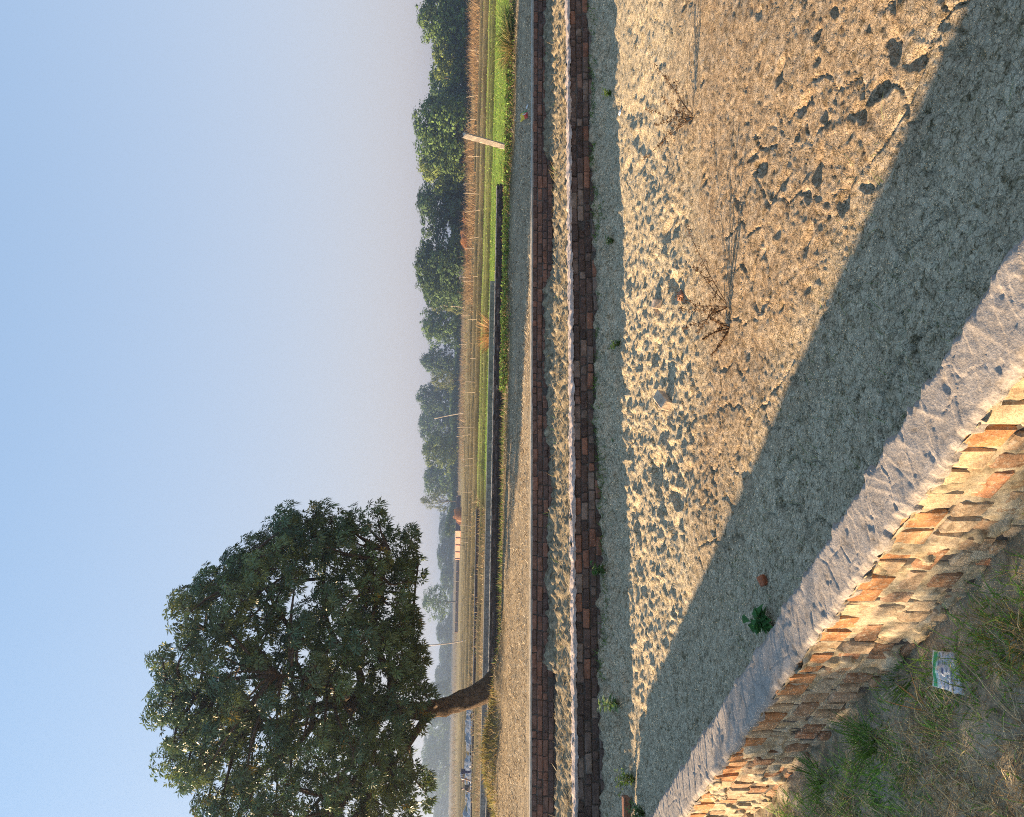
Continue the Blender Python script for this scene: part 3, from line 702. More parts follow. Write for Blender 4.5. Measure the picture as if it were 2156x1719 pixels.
parts = [bank_blades(56000, (0.6, 6.5), (0.08, 1.3), (0.02, 0.085), (0.003, 0.006), (0.6, 1.45), BROWNS + DRIES, rg, mask_b, curve=(0.0, 0.8)),
         bank_blades(34000, (0.6, 6.5), (0.08, 1.3), (0.04, 0.15), (0.0028, 0.005), (0.5, 1.4), DRIES + [(0.40, 0.29, 0.13), (0.48, 0.38, 0.20)], rg, mask_b, curve=(0.0, 0.6))]
V, Fs, C = join_parts(parts)
o = mk('dry_grass', np_mesh('dry_grass', V, Fs, C), M['straw']); tag(o, 'matted brown dry grass on the foreground bank', 'grass', kind='stuff')

# ------------------------------------------------------------------ straw and weeds on the strip, path and verge
rg = np.random.default_rng(33)
n = 15000; x = rg.uniform(-8, 10, n); t = np.clip(np.abs(rg.normal(0.02, 0.26, n)), 0, 1)
a = wall1_y(x) + 0.24; b = wall2_y(x); y = a + (b - a) * t
k_ = rg.uniform(0, 1, n) < 0.25 + 0.75 * sstep(-0.3, 0.3, fbm(x * 1.5, y * 1.5, 3, 140)) ; x, y = x[k_], y[k_]; n = len(x)
P = np.stack([x, y, ditch_h(x, y) - 0.01], 1)
p1 = blades(P, rg.uniform(0.05, 0.2, n), rg.uniform(0.006, 0.014, n), rg.uniform(0, 6.28, n), rg.uniform(0.9, 1.5, n), rg.uniform(0, 0.3, n), pick(DRIES[:3] + [(0.5, 0.42, 0.28)], n, rg))
n = 1100; x = rg.uniform(-8, 10, n); t = rg.uniform(0.3, 0.98, n); y = (wall1_y(x) + 0.24) * (1 - t) + wall2_y(x) * t
k_ = fbm(x * 1.1, y * 1.1, 3, 141) > 0.15; x, y = x[k_], y[k_]; n = len(x)
p2 = blades(np.stack([x, y, ditch_h(x, y)], 1), rg.uniform(0.06, 0.22, n), rg.uniform(0.006, 0.012, n), rg.uniform(0, 6.28, n), rg.uniform(0.2, 0.9, n), rg.uniform(0, 0.4, n), pick(DRIES + GREENS[:1], n, rg))
V, Fs, C = join_parts([p1, p2])
tag(mk('straw_litter', np_mesh('straw_litter', V, Fs, C), M['straw']), 'dry straw strewn over the strip behind the pond wall', 'straw', kind='stuff')

n = 60000; x = rg.uniform(-13, 14, n); y = rg.uniform(14.2, 20.8, n) + 0.12 * x * (1 - 0); y = np.maximum(y, wall2_y(x) + 0.3)
k_ = rg.uniform(0, 1, n) < 0.35 + 0.65 * sstep(-0.3, 0.3, fbm(x * 0.8, y * 0.8, 3, 142)); x, y = x[k_], y[k_]; n = len(x)
P = np.stack([x, y, land_h(x, y) - 0.004], 1)
V, Fs, C = blades(P, rg.uniform(0.03, 0.12, n), rg.uniform(0.012, 0.035, n), rg.uniform(0, 6.28, n), rg.uniform(0.85, 1.5, n), rg.uniform(0, 0.15, n), pick([(0.50, 0.40, 0.26), (0.62, 0.53, 0.38), (0.34, 0.26, 0.165), (0.15, 0.11, 0.07)], n, rg, 0.3), seg=1)
tag(mk('path_litter', np_mesh('path_litter', V, Fs, C), M['straw']), 'dry leaf and straw litter covering the path', 'litter', kind='stuff')

def tuft_field(name, label, n, xr, yr, hr, wr, cols, dens, mat='grass', lean=(0.05, 0.6), seg=2, kind='stuff', tip=None, cat='grass', hmod=0.0):
    x = rg.uniform(*xr, n); y = rg.uniform(*yr, n)
    k_ = rg.uniform(0, 1, n) < dens(x, y); x, y = x[k_], y[k_]; n = len(x)
    P = np.stack([x, y, land_h(x, y) - 0.01], 1)
    V, Fs, C = blades(P, rg.uniform(*hr, n) * (1 - hmod + hmod * np.clip(1.0 + 1.6 * fbm(x * 0.22, y * 0.22, 3, 155), 0.1, 2)), rg.uniform(*wr, n), rg.uniform(0, 6.28, n), rg.uniform(*lean, n), rg.uniform(0.05, 0.5, n), pick(cols, n, rg), seg, None if tip is None else pick(tip, n, rg))
    return tag(mk(name, np_mesh(name, V, Fs, C), M[mat]), label, cat, kind=kind)
tuft_field('verge_grass', 'low green and brown grass along the far verge of the path', 26000, (-15, 16), (19.6, 24.5), (0.05, 0.22), (0.012, 0.026),
           GREENS + BROWNS + [(0.2, 0.2, 0.07)], lambda x, y: 0.25 + 0.75 * sstep(-0.25, 0.3, fbm(x * 0.7, y * 0.9, 3, 150)))
tuft_field('mound_grass', 'golden green grass on the mound beside the tree trunk', 5000, (-12, -7.3), (18.9, 20.6), (0.06, 0.24), (0.012, 0.024),
           [(0.30, 0.24, 0.08), (0.22, 0.21, 0.06), (0.36, 0.25, 0.11), (0.16, 0.17, 0.05)], lambda x, y: np.exp(-(((x + 9.2) / 1.5) ** 2 + ((y - 19.7) / 0.8) ** 2)) * 1.3)
tuft_field('crop_plants', 'short bright green crop in the near field', 30000, (-14, 48), (34.5, 66), (0.05, 0.16), (0.05, 0.11),
           [(0.17, 0.28, 0.04), (0.22, 0.32, 0.05), (0.13, 0.21, 0.035), (0.30, 0.30, 0.09)],
           lambda x, y: (np.abs(x) < 0.66 * y) * sstep(-1.5, 1.5, x + 4.5 + 0.06 * (y - 40)) * (0.4 + 0.6 * (np.cos(y * 3.1) > -0.2)) * (1 - 0.5 * sstep(51, 53, y + 0.1 * x)), lean=(0.2, 0.9), seg=1, cat='crop')
tuft_field('stubble', 'pale rice stubble covering the straw fields', 30000, (-60, 90), (66, 150), (0.05, 0.16), (0.06, 0.14),
           [(0.36, 0.27, 0.14), (0.30, 0.22, 0.11), (0.42, 0.33, 0.18), (0.24, 0.22, 0.09)], lambda x, y: (np.abs(x) < 0.66 * y) * 1.0, mat='straw', lean=(0.2, 0.8), seg=1, cat='stubble')
# tall dry reeds beyond the fields on the right
tuft_field('dry_reeds', 'tall rust brown dry reeds before the trees on the right', 26000, (5, 95), (84, 122), (0.25, 1.45), (0.03, 0.08),
           [(0.28, 0.175, 0.085), (0.22, 0.135, 0.065), (0.32, 0.22, 0.115), (0.14, 0.10, 0.05)],
           lambda x, y: (np.abs(x) < 0.66 * y) * sstep(0.05, 0.2, fbm(x * 0.16, y * 0.12, 3, 152) + 0.02 + 0.18 * sstep(20, 45, x) - 0.25 * (1 - sstep(8, 20, x))), mat='straw', lean=(0.05, 0.45), seg=2, cat='reeds', hmod=0.8)
tuft_field('far_scrub', 'brown scrub and thin stalks along the edge of the far fields', 22000, (-150, 120), (120, 230), (0.4, 1.8), (0.06, 0.16),
           [(0.26, 0.17, 0.09), (0.20, 0.14, 0.07), (0.30, 0.21, 0.12), (0.14, 0.13, 0.06)],
           lambda x, y: (np.abs(x) < 0.66 * y) * (0.15 + 0.85 * sstep(-0.1, 0.3, fbm(x * 0.05, y * 0.08, 3, 153))) * ~((x < -12) & (x > -70) & (y < 200)), mat='straw', lean=(0.05, 0.6), seg=1, cat='scrub')
# brown weeds on the idle land left of the green field
tuft_field('idle_weeds', 'brown weeds on the idle plots behind the concrete block wall', 16000, (-32, -5), (40, 75), (0.08, 0.4), (0.03, 0.08),
           BROWNS + DRIES + [(0.14, 0.16, 0.05)], lambda x, y: (np.abs(x) < 0.66 * y) * sstep(-0.2, 0.3, fbm(x * 0.4, y * 0.3, 3, 154)) * (x + 7 + 0.06 * (y - 40) < 1), mat='straw', seg=1, cat='weeds')

# ------------------------------------------------------------------ walls beyond the path
def far_wall_line(pxr, pyr, pxl, pyl, dr, dl): 
    return at(pxr, pyr, dr), at(pxl, pyl, dl)
# dark brick wall of the next pond: right end at (1048,390), runs out of the frame on the left
pR, pL = at(1049, 390, 34.0), at(1021, 1719, 32.0)
pL2 = pR + (pL - pR) * 1.12
Tw = Vector((pR.x - pL2.x, pR.y - pL2.y, 0)); Lw = Tw.length; Tw.normalize(); Nw = Vector((Tw.y, -Tw.x, 0))
zA = 0.5 * (pR.z + pL.z)
wA = empty('bank_wall', ((pR.x + pL2.x) / 2, (pR.y + pL2.y) / 2, zA - 0.5))
tag(wA, 'dark brown brick wall with white top edge beyond the path, behind the tree trunk', 'wall')
p0 = Vector((pL2.x, pL2.y, 0))
child_bar(wA, 'mortar_core', p0, Tw, Nw, Lw, -0.24, -0.015, zA - 0.8, zA - 0.02, 0.2, 0.006, M['mortar_dark'], None, 61)
stA = with_mat(st_m, M['brick_bank']); hdA = with_mat(hd_m, M['brick_bank'])
sp_rng = random.Random(9)
rest = []
for k in range(5):       # lay the two upper courses and half of the third as single bricks, the rest as one mass
    lim = 110
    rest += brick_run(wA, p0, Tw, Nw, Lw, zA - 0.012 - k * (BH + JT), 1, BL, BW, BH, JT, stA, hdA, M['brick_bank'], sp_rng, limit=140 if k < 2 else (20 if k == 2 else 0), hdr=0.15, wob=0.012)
R_ = np.array(rest)
V, Fq = box_np(R_[:, 0], R_[:, 1], R_[:, 2], R_[:, 3], R_[:, 4], R_[:, 5], Tw.x, Tw.y)
o = adopt(mk('lower_bricks', np_mesh('lower_bricks', V, Fq), M['brick_bank']), wA); o['kind'] = 'stuff'
child_bar(wA, 'mortar_cap', p0, Tw, Nw, Lw, -0.26, 0.004, zA - 0.020, zA + 0.014, 0.08, 0.03, M['mortar'], None, 71, zamp=0.022)
# grey concrete block wall on the far side of that pond
pR, pL = at(1034, 591, 38.0), at(1011, 1719, 37.0)
pL2 = pR + (pL - pR) * 1.12
Tb = Vector((pR.x - pL2.x, pR.y - pL2.y, 0)); Lb = Tb.length; Tb.normalize(); Nb = Vector((Tb.y, -Tb.x, 0))
zB = 0.5 * (pR.z + pL.z)
wB = empty('block_wall', ((pR.x + pL2.x) / 2, (pR.y + pL2.y) / 2, zB - 0.5))
tag(wB, 'grey concrete block wall just behind the dark brick wall beyond the path', 'wall')
p0 = Vector((pL2.x, pL2.y, 0))
child_bar(wB, 'mortar_core', p0, Tb, Nb, Lb, -0.20, -0.008, zB - 0.9, zB - 0.02, 0.2, 0.004, M['mortar_dark'], None, 81)
blk = [brick_mesh('block', 0.285, 0.15, 0.27, 90 + i, 0.006, 0.003) for i in range(3)]
for me in blk: me.materials.append(M['block'])
s_ = Lb - 0.15; an = math.atan2(Tb.y, Tb.x)
while s_ > 0:
    for kz in range(2):
        c_ = p0 + Tb * s_ - Nb * 0.075 + Vector((0, 0, zB - 0.14 - kz * 0.285)) - wB.location
        mk('block', rb.choice(blk), None, wB, loc=c_, rot=(0, 0, an))
    s_ -= 0.297
child_bar(wB, 'mortar_cap', p0, Tb, Nb, Lb, -0.22, 0.004, zB - 0.006, zB + 0.03, 0.15, 0.006, M['mortar'], None, 83, zamp=0.004)
# brown wall further left, in front of the people
pR, pL = at(1003, 1072, 58), at(991, 1719, 56)
pL2 = pR + (pL - pR) * 1.15
Tc = Vector((pR.x - pL2.x, pR.y - pL2.y, 0)); Lc = Tc.length; Tc.normalize(); Nc = Vector((Tc.y, -Tc.x, 0)); zC = 0.5 * (pR.z + pL.z)
wC = empty('plot_wall', ((pR.x + pL2.x) / 2, (pR.y + pL2.y) / 2, zC - 0.4))
tag(wC, 'long grey brown wall with white top in front of the two people', 'wall')
p0 = Vector((pL2.x, pL2.y, 0))
stC = with_mat(st_m[:2], M['brick_bank'])
child_bar(wC, 'mortar_core', p0, Tc, Nc, Lc, -0.24, -0.01, zC - 0.7, zC - 0.02, 0.3, 0.006, M['mortar_dark'], None, 91)
rest = brick_run(wC, p0, Tc, Nc, Lc, zC - 0.012, 4, BL, BW, BH, JT, stC, stC, M['brick_bank'], sp_rng, limit=0, hdr=0.0)
R_ = np.array(rest); V, Fq = box_np(R_[:, 0], R_[:, 1], R_[:, 2], R_[:, 3], R_[:, 4], R_[:, 5], Tc.x, Tc.y)
o = adopt(mk('wall_bricks', np_mesh('wall_bricks', V, Fq), M['brick_bank']), wC); o['kind'] = 'stuff'
child_bar(wC, 'mortar_cap', p0, Tc, Nc, Lc, -0.3, 0.01, zC - 0.012, zC + 0.03, 0.2, 0.01, M['mortar'], None, 93, zamp=0.006)

# ------------------------------------------------------------------ tubes
def tube(pts, rad, nseg=8, seed=0, rough=0.0, capend=True):
    """returns V,F of a tapered tube through pts"""
    P = np.array([list(p) for p in pts], float); R = np.array(rad, float); n = len(P)
    T = np.gradient(P, axis=0); T /= np.maximum(np.linalg.norm(T, axis=1, keepdims=True), 1e-9)
    ref = np.tile(np.array([0.31, 0.17, 0.93]), (n, 1))
    horiz = np.abs((T * ref).sum(1)) > 0.9
    ref[horiz] = (0.93, 0.31, 0.17)
    if horiz.any() and not horiz.all(): ref[:] = (0.93, 0.31, 0.17) if horiz.mean() > 0.5 else (0.31, 0.17, 0.93)
    U = np.cross(T, ref); U /= np.maximum(np.linalg.norm(U, axis=1, keepdims=True), 1e-9); W = np.cross(T, U)
    th = np.linspace(0, 2 * np.pi, nseg, endpoint=False)
    rr = R[:, None] * (1 + (rough * fbm(np.tile(th * 1.5, (n, 1)) + seed, np.tile(np.arange(n)[:, None] * 0.7, (1, nseg)), 3, 200 + seed) if rough else 0))
    V = P[:, None, :] + rr[..., None] * (np.cos(th)[None, :, None] * U[:, None, :] + np.sin(th)[None, :, None] * W[:, None, :])
    i = np.arange(n - 1)[:, None] * nseg; j = np.arange(nseg)[None, :]; j2 = (j + 1) % nseg
    F = np.stack([i + j, i + j2, i + nseg + j2, i + nseg + j], -1).reshape(-1, 4)
    V = V.reshape(-1, 3); Fs = [F]
    if capend:
        V = np.concatenate([V, P[-1:], P[:1]]); e = n * nseg
        Fs.append(np.stack([(n - 1) * nseg + np.arange(nseg), (n - 1) * nseg + (np.arange(nseg) + 1) % nseg, np.full(nseg, e)], 1))
        Fs.append(np.stack([(np.arange(nseg) + 1) % nseg, np.arange(nseg), np.full(nseg, e + 1)], 1))
    return V, Fs
def spline(pts, n):
    P = np.array([list(p) for p in pts], float); m_ = len(P)
    d = np.concatenate([[0], np.cumsum(np.linalg.norm(np.diff(P, axis=0), axis=1))]); tt_ = np.linspace(0, d[-1], n)
    out = np.zeros((n, P.shape[1]))
    for k in range(n):
        i = min(max(np.searchsorted(d, tt_[k]) - 1, 0), m_ - 2); u = (tt_[k] - d[i]) / max(d[i + 1] - d[i], 1e-9)
        p0, p1, p2, p3 = P[max(i - 1, 0)], P[i], P[i + 1], P[min(i + 2, m_ - 1)]
        out[k] = 0.5 * ((2 * p1) + (-p0 + p2) * u + (2 * p0 - 5 * p1 + 4 * p2 - p3) * u * u + (-p0 + 3 * p1 - 3 * p2 + p3) * u ** 3)
    return out
def merge_tubes(lst):
    Vs, Q, T3, o = [], [], [], 0
    for V, Fs in lst:
        for f in Fs: (Q if f.shape[1] == 4 else T3).append(f + o)
        Vs.append(V); o += len(V)
    F = []
    if Q: F.append(np.concatenate(Q))
    if T3: F.append(np.concatenate(T3))
    return np.concatenate(Vs), F

# ------------------------------------------------------------------ leaves (vectorised)
def leaves(P, D, Up, L, W, col, fold=0.25, droop=0.25):
    """lens-shaped leaves folded along the midrib. P roots, D directions, Up normals"""
    n = len(P); D = D / np.linalg.norm(D, axis=1, keepdims=True)
    S = np.cross(D, Up); S /= np.maximum(np.linalg.norm(S, axis=1, keepdims=True), 1e-6); U = np.cross(S, D)
    L = L[:, None]; W = W[:, None]
    mid = P + D * L * 0.5; tip = P + D * L - np.array([0, 0, 1.0]) * L * droop
    mid2 = mid - np.array([0, 0, 1.0]) * L * droop * 0.25
    a = mid2 + S * W * 0.5 + U * W * fold; b = mid2 - S * W * 0.5 + U * W * fold
    V = np.stack([P, a, tip, b], 1).reshape(-1, 3)
    i = np.arange(n)[:, None] * 4
    F = np.concatenate([i + np.array([[0, 1, 2]]), i + np.array([[0, 2, 3]])], 0)
    return V, [F], np.repeat(col, 4, axis=0)
def rand_unit(n, rng):
    v = rng.normal(size=(n, 3)); return v / np.linalg.norm(v, axis=1, keepdims=True)

# ------------------------------------------------------------------ the big tree beside the path
rt = np.random.default_rng(77)
TB = hit(1050, 1452, 0.06); TD = TB.y
tree = empty('mango_tree', (TB.x, TB.y, 0.02))
tag(tree, 'large dark green broadleaf tree with leaning trunk beside the path', 'tree')
def tp(x, y, dy=0.0): return np.array(list(at(x, y, TD + dy)))
trunk_pts = [tp(1062, 1428), tp(1040, 1441), tp(1000, 1464), tp(950, 1484), tp(905, 1494), tp(850, 1496), tp(790, 1490, 0.1), tp(720, 1478, 0.1), tp(640, 1500, 0.2), tp(560, 1530, 0.2), tp(480, 1545, 0.3)]
tr_r = [0.42, 0.30, 0.245, 0.228, 0.222, 0.20, 0.18, 0.15, 0.11, 0.075, 0.04]
tsp = spline(trunk_pts, 44); trs = np.interp(np.linspace(0, 1, 44), np.linspace(0, 1, 11), tr_r)
tubes_ = []; trunk_t = [tube(tsp, trs, 22, 3, 0.30)]
for az, ln in ((2.9, 0.9), (3.6, 0.8), (4.6, 0.7), (5.4, 0.8), (0.2, 1.0), (1.5, 0.7)):      # root flare
    a_ = tsp[1] + np.array([0, 0, 0.12]); e_ = np.array([TB.x + math.cos(az) * ln, TB.y + math.sin(az) * ln * 0.8, 0])
    e_[2] = land_z(e_[0], e_[1]) - 0.05; mdl = 0.5 * (a_ + e_) + np.array([0, 0, -0.03])
    trunk_t.append(tube(spline([a_, mdl, e_], 8), np.linspace(0.16, 0.05, 8), 8, int(az * 10), 0.25))
limbs = []
def limb(pts, r0, r1):
    q = spline(pts, 16); tubes_.append(tube(q, np.linspace(r0, r1, 16), 8, len(limbs), 0.15)); limbs.append((q, np.linspace(r0, r1, 16)))
limb([tsp[12], tp(880, 1535), tp(850, 1580, -0.3), tp(800, 1640, -0.6), tp(760, 1700, -0.8)], 0.12, 0.04)          # low left limb
limb([tsp[20], tp(830, 1440, -0.2), tp(800, 1380, -0.5), tp(790, 1310, -0.8), tp(800, 1230, -1.0), tp(820, 1160, -1.0)], 0.13, 0.025)
limb([tsp[24], tp(760, 1420, 0.4), tp(700, 1340, 0.7), tp(680, 1250, 1.0), tp(690, 1150, 1.2)], 0.12, 0.03)
limb([tsp[28], tp(690, 1400, -0.3), tp(610, 1320, -0.6), tp(560, 1240, -0.9), tp(540, 1190, -1)], 0.11, 0.025)
limb([tsp[32], tp(610, 1440, 0.3), tp(520, 1380, 0.6), tp(440, 1330, 0.7), tp(400, 1300, 0.8)], 0.09, 0.02)
limb([tsp[36], tp(530, 1500, -0.4), tp(440, 1470, -0.8), tp(370, 1450, -1.0)], 0.07, 0.02)
limb([tsp[30], tp(650, 1540, 0.3), tp(580, 1600, 0.5), tp(500, 1650, 0.4), tp(430, 1690, 0.3)], 0.09, 0.02)
limb([tsp[22], tp(780, 1560, 0.5), tp(720, 1630, 0.8), tp(640, 1720, 1.0), tp(580, 1800, 1.0)], 0.11, 0.025)
limb([tsp[26], tp(730, 1460, -1.2), tp(650, 1430, -2.2), tp(580, 1420, -2.8)], 0.10, 0.025)
limb([tsp[25], tp(740, 1500, 1.3), tp(660, 1520, 1.6), tp(590, 1540, 1.8)], 0.10, 0.025)
limb([tsp[21], tp(860, 1420, 0.5), tp(868, 1340, 0.9), tp(872, 1260, 1.0), tp(880, 1190, 1.0)], 0.09, 0.02)
limb([tsp[23], tp(790, 1570, -1.0), tp(740, 1650, -1.6), tp(700, 1760, -1.9)], 0.09, 0.025)
# clump centres inside the crown outline
cen = np.array([-8.0, TD - 0.8, 5.25])
def in_crown(p):
    d = (p - cen) / np.array([5.3, 2.7, 3.55])
    r = np.sqrt((d ** 2).sum(-1))
    ok = r < 1.0 + 0.10 * np.sin(p[..., 0] * 2.1) * np.cos(p[..., 2] * 1.7)
    right = (p[..., 0] > -4.6) & (p[..., 2] > 7.3 - (p[..., 0] + 4.6) * 0.9)
    left = (p[..., 0] < -9.0) & (p[..., 2] > 8.5 - (-9.0 - p[..., 0]) * 0.75)
    ok = ok & ~left
    return ok & (p[..., 2] > 2.05 + 0.25 * np.sin(p[..., 0] * 1.9)) & ~right
cand = cen + rt.uniform(-1, 1, (9000, 3)) * np.array([5.3, 2.7, 3.55])
cand = cand[in_crown(cand)]
skel = np.concatenate([tsp[18:]] + [q for q, r in limbs]); 
chosen = []
for p in cand:
    d = np.linalg.norm((p - cen) / np.array([5.3, 2.7, 3.55]))
    sp_ = 0.66 + 0.36 * (1 - d)
    if d < 0.52 and rt.uniform() < 0.72: continue
    if all(np.linalg.norm(p - q) > sp_ for q in chosen): chosen.append(p)
for px, py, dy in [(795, 1085, -0.4), (760, 1100, 0.2), (700, 1095, 0.3), (660, 1090, -0.2), (640, 1120, 0.2), (820, 1120, 0.0), (860, 1150, 0.5), (868, 1125, 0.9), (840, 1230, -0.5), (850, 1280, 0.3), (835, 1330, -0.8), (860, 1370, 0.4), (800, 1180, -1.0), (770, 1150, -0.8), (730, 1130, -1.0), (800, 1270, -1.2), (760, 1220, -1.4), (845, 1180, 0.3), (600, 1140, 0.0), (540, 1155, -0.6), (500, 1190, 0.3), (880, 1200, 0.8)]:
    chosen.append(tp(px, py, dy))
chosen = np.array(chosen)
lp, ld, lu, ll, lw_, lc = [], [], [], [], [], []
twigs = []
for ci, c0 in enumerate(chosen):
    dd = np.linalg.norm(skel - c0, axis=1) + 0.35 * np.maximum(skel[:, 2] - c0[2], 0)
    j = int(np.argmin(dd)); q0 = skel[j]
    mdl = 0.5 * (q0 + c0) + rt.normal(0, 0.10, 3) + np.array([0, 0, 0.08])
    tw = spline([q0, mdl, c0], 7); ln = np.linalg.norm(c0 - q0)
    tubes_.append(tube(tw, np.linspace(0.024 + 0.022 * ln, 0.010, 7), 5, ci % 30))
    rad = rt.uniform(0.36, 0.58)
    nw_ = int(rt.uniform(30, 44) * (rad / 0.55) ** 2)
    dirs = rand_unit(nw_, rt); dirs[:, 2] = dirs[:, 2] * 0.75 + 0.22
    pos = c0 + dirs * rad * (rt.uniform(0.35, 1.0, (nw_, 1)) ** 0.6) * np.array([1, 1, 0.85])
    for k in range(0, nw_, 3):
        tubes_.append(tube(np.array([c0, 0.5 * (c0 + pos[k]) + rt.normal(0, 0.03, 3), pos[k]]), [0.009, 0.007, 0.004], 3, 0, 0, False))
    base = np.array([(0.088, 0.140, 0.052), (0.072, 0.122, 0.056), (0.125, 0.18, 0.065), (0.105, 0.14, 0.05)])[rt.integers(0, 4)]
    if rt.uniform() < 0.14: base = np.array((0.15, 0.185, 0.055))
    for k in range(nw_):
        nl = int(rt.integers(9, 15)); th = rt.uniform(0, 6.283) + np.arange(nl) * 2.4
        ax = dirs[k] / np.linalg.norm(dirs[k]); u_ = np.cross(ax, [0.3, 0.5, 0.8]); u_ /= np.linalg.norm(u_); v_ = np.cross(ax, u_)
        el = rt.uniform(-0.15, 0.75, nl)
        d_ = (np.cos(th)[:, None] * u_ + np.sin(th)[:, None] * v_) * np.cos(el)[:, None] + ax * np.sin(el)[:, None]
        d_[:, 2] -= 0.18
        lp.append(pos[k] + d_ * 0.02); ld.append(d_); lu.append(np.tile(ax + np.array([0, 0, 0.6]), (nl, 1)) + rt.normal(0, 0.25, (nl, 3)))
        ll.append(rt.uniform(0.11, 0.185, nl)); lw_.append(rt.uniform(0.034, 0.05, nl))
        tone = base * rt.uniform(0.75, 1.3)
        yl = rt.uniform()
        if yl < 0.010: tone = np.array((0.34, 0.24, 0.03))
        elif yl < 0.06: tone = np.array((0.13, 0.15, 0.035))
        lc.append(tone * rt.uniform(0.8, 1.25, (nl, 1)))
V, Fs, C = leaves(np.concatenate(lp), np.concatenate(ld), np.concatenate(lu), np.concatenate(ll), np.concatenate(lw_), np.concatenate(lc))
crown = adopt(mk('crown', np_mesh('crown', V, Fs, C), M['leaf']), tree); crown['kind'] = 'stuff'
V, F = merge_tubes(trunk_t)
tk = adopt(mk('trunk', np_mesh('trunk', V, F, smooth=True), M['bark']), tree)
V, F = merge_tubes(tubes_)
mk('limbs', np_mesh('limbs', V, F, smooth=True), M['bark'], tk)

# ------------------------------------------------------------------ far trees
def tint_mat(name, rough=0.75):
    """leaf tone from the mesh times the tone of the single tree"""
    mt, nt, bs = mat_new(name)
    oi = nt.nodes.new('ShaderNodeObjectInfo')
    col = n_mix(nt, 1.0, attr_col(nt), oi.outputs['Color'], 'MULTIPLY')
    nt.links.new(col, bs.inputs['Base Color']); bs.inputs['Roughness'].default_value = rough; bs.inputs['Specular IOR Level'].default_value = 0.15
    tr = nt.nodes.new('ShaderNodeBsdfTranslucent'); nt.links.new(col, tr.inputs[0])
    mx = nt.nodes.new('ShaderNodeMixShader'); mx.inputs[0].default_value = 0.25
    nt.links.new(bs.outputs[0], mx.inputs[1]); nt.links.new(tr.outputs[0], mx.inputs[2])
    nt.links.new(mx.outputs[0], nt.nodes['Material Output'].inputs[0])
    return mt
M['canopy'] = tint_mat('canopy')
def crown_mesh(seed, nl=24, nf=10500, low=0.04, sparse=False):
    """crown of unit height and about unit width, made of leaf clumps gathered in lobes"""
    r = np.random.default_rng(seed); lob = []
    for k in range(nl):
        t = low + 0.08 + (0.80 - low) * (k + 0.5) / nl; w = 0.40 * math.sqrt(max(0.05, 1 - (max(t - 0.42, -0.15) / 0.60) ** 2))
        a = r.uniform(0, 6.283); a = k * 2.4 + r.uniform(-0.5, 0.5); q = w * r.uniform(0.35, 0.9)
        lob.append((q * math.cos(a), q * math.sin(a), t, r.uniform(0.13, 0.22)))
    lob.append((0, 0, 0.88, 0.12))
    Ps, Cs, Ns = [], [], []
    per = nf // len(lob)
    for (x, y, z, rd) in lob:
        # clumps on the lobe
        nc_ = 22; cd = rand_unit(nc_, r); cpos = np.array([x, y, z]) + cd * rd * np.array([1, 1, 0.8]) * r.uniform(0.75, 1.05, (nc_, 1))
        tone = np.array((1, 1, 1)) * r.uniform(0.8, 1.2)
        m_ = per // nc_
        for c_ in range(nc_):
            d = rand_unit(m_, r); p = cpos[c_] + d * r.uniform(0.03, 0.085) * np.cbrt(r.uniform(0.1, 1, (m_, 1)))
            Ps.append(p); Ns.append(d + cd[c_] * 0.8 + np.array([0, 0, 0.4])); Cs.append(np.tile(tone * r.uniform(0.7, 1.3), (m_, 1)) * r.uniform(0.75, 1.25, (m_, 1)))
    P = np.concatenate(Ps); N = np.concatenate(Ns); N /= np.linalg.norm(N, axis=1, keepdims=True); C = np.concatenate(Cs)
    k_ = P[:, 2] > low * r.uniform(0.3, 1.2, len(P)); P, N, C = P[k_], N[k_], C[k_]
    n = len(P); S = np.cross(N, rand_unit(n, r)); S /= np.linalg.norm(S, axis=1, keepdims=True); U = np.cross(N, S)
    sz = r.uniform(0.012, 0.024, (n, 1)); 
    V = np.stack([P - S * sz, P - U * sz * 0.7, P + S * sz, P + U * sz * 0.7], 1).reshape(-1, 3)
    F = np.arange(4 * n).reshape(-1, 4)
    me = np_mesh('crown', V, F, np.repeat(C, 4, axis=0)); me.materials.append(M['canopy'])
    # trunk and limbs
    tb = [tube(spline([(0, 0, -0.02), (0.01, 0, 0.2), (-0.01, 0.01, 0.5)], 8), np.linspace(0.028, 0.012, 8), 6, seed % 20)]
    for (x, y, z, rd) in lob[:8]:
        tb.append(tube(spline([(0.0, 0, 0.22), (x * 0.5, y * 0.5, z * 0.6 + 0.05), (x, y, z)], 6), np.linspace(0.012, 0.004, 6), 4, 1))
    V, F = merge_tubes(tb); tm = np_mesh('trunk', V, F, smooth=True); tm.materials.append(M['far_bark'])
    return me, tm
CROWNS = [crown_mesh(300 + i) for i in range(8)] + [crown_mesh(340, 9, 2600, 0.25), crown_mesh(341, 12, 3800, 0.2)]
G1, G2, G3, G4 = (0.105, 0.165, 0.045), (0.165, 0.21, 0.05), (0.065, 0.108, 0.038), (0.16, 0.18, 0.065)
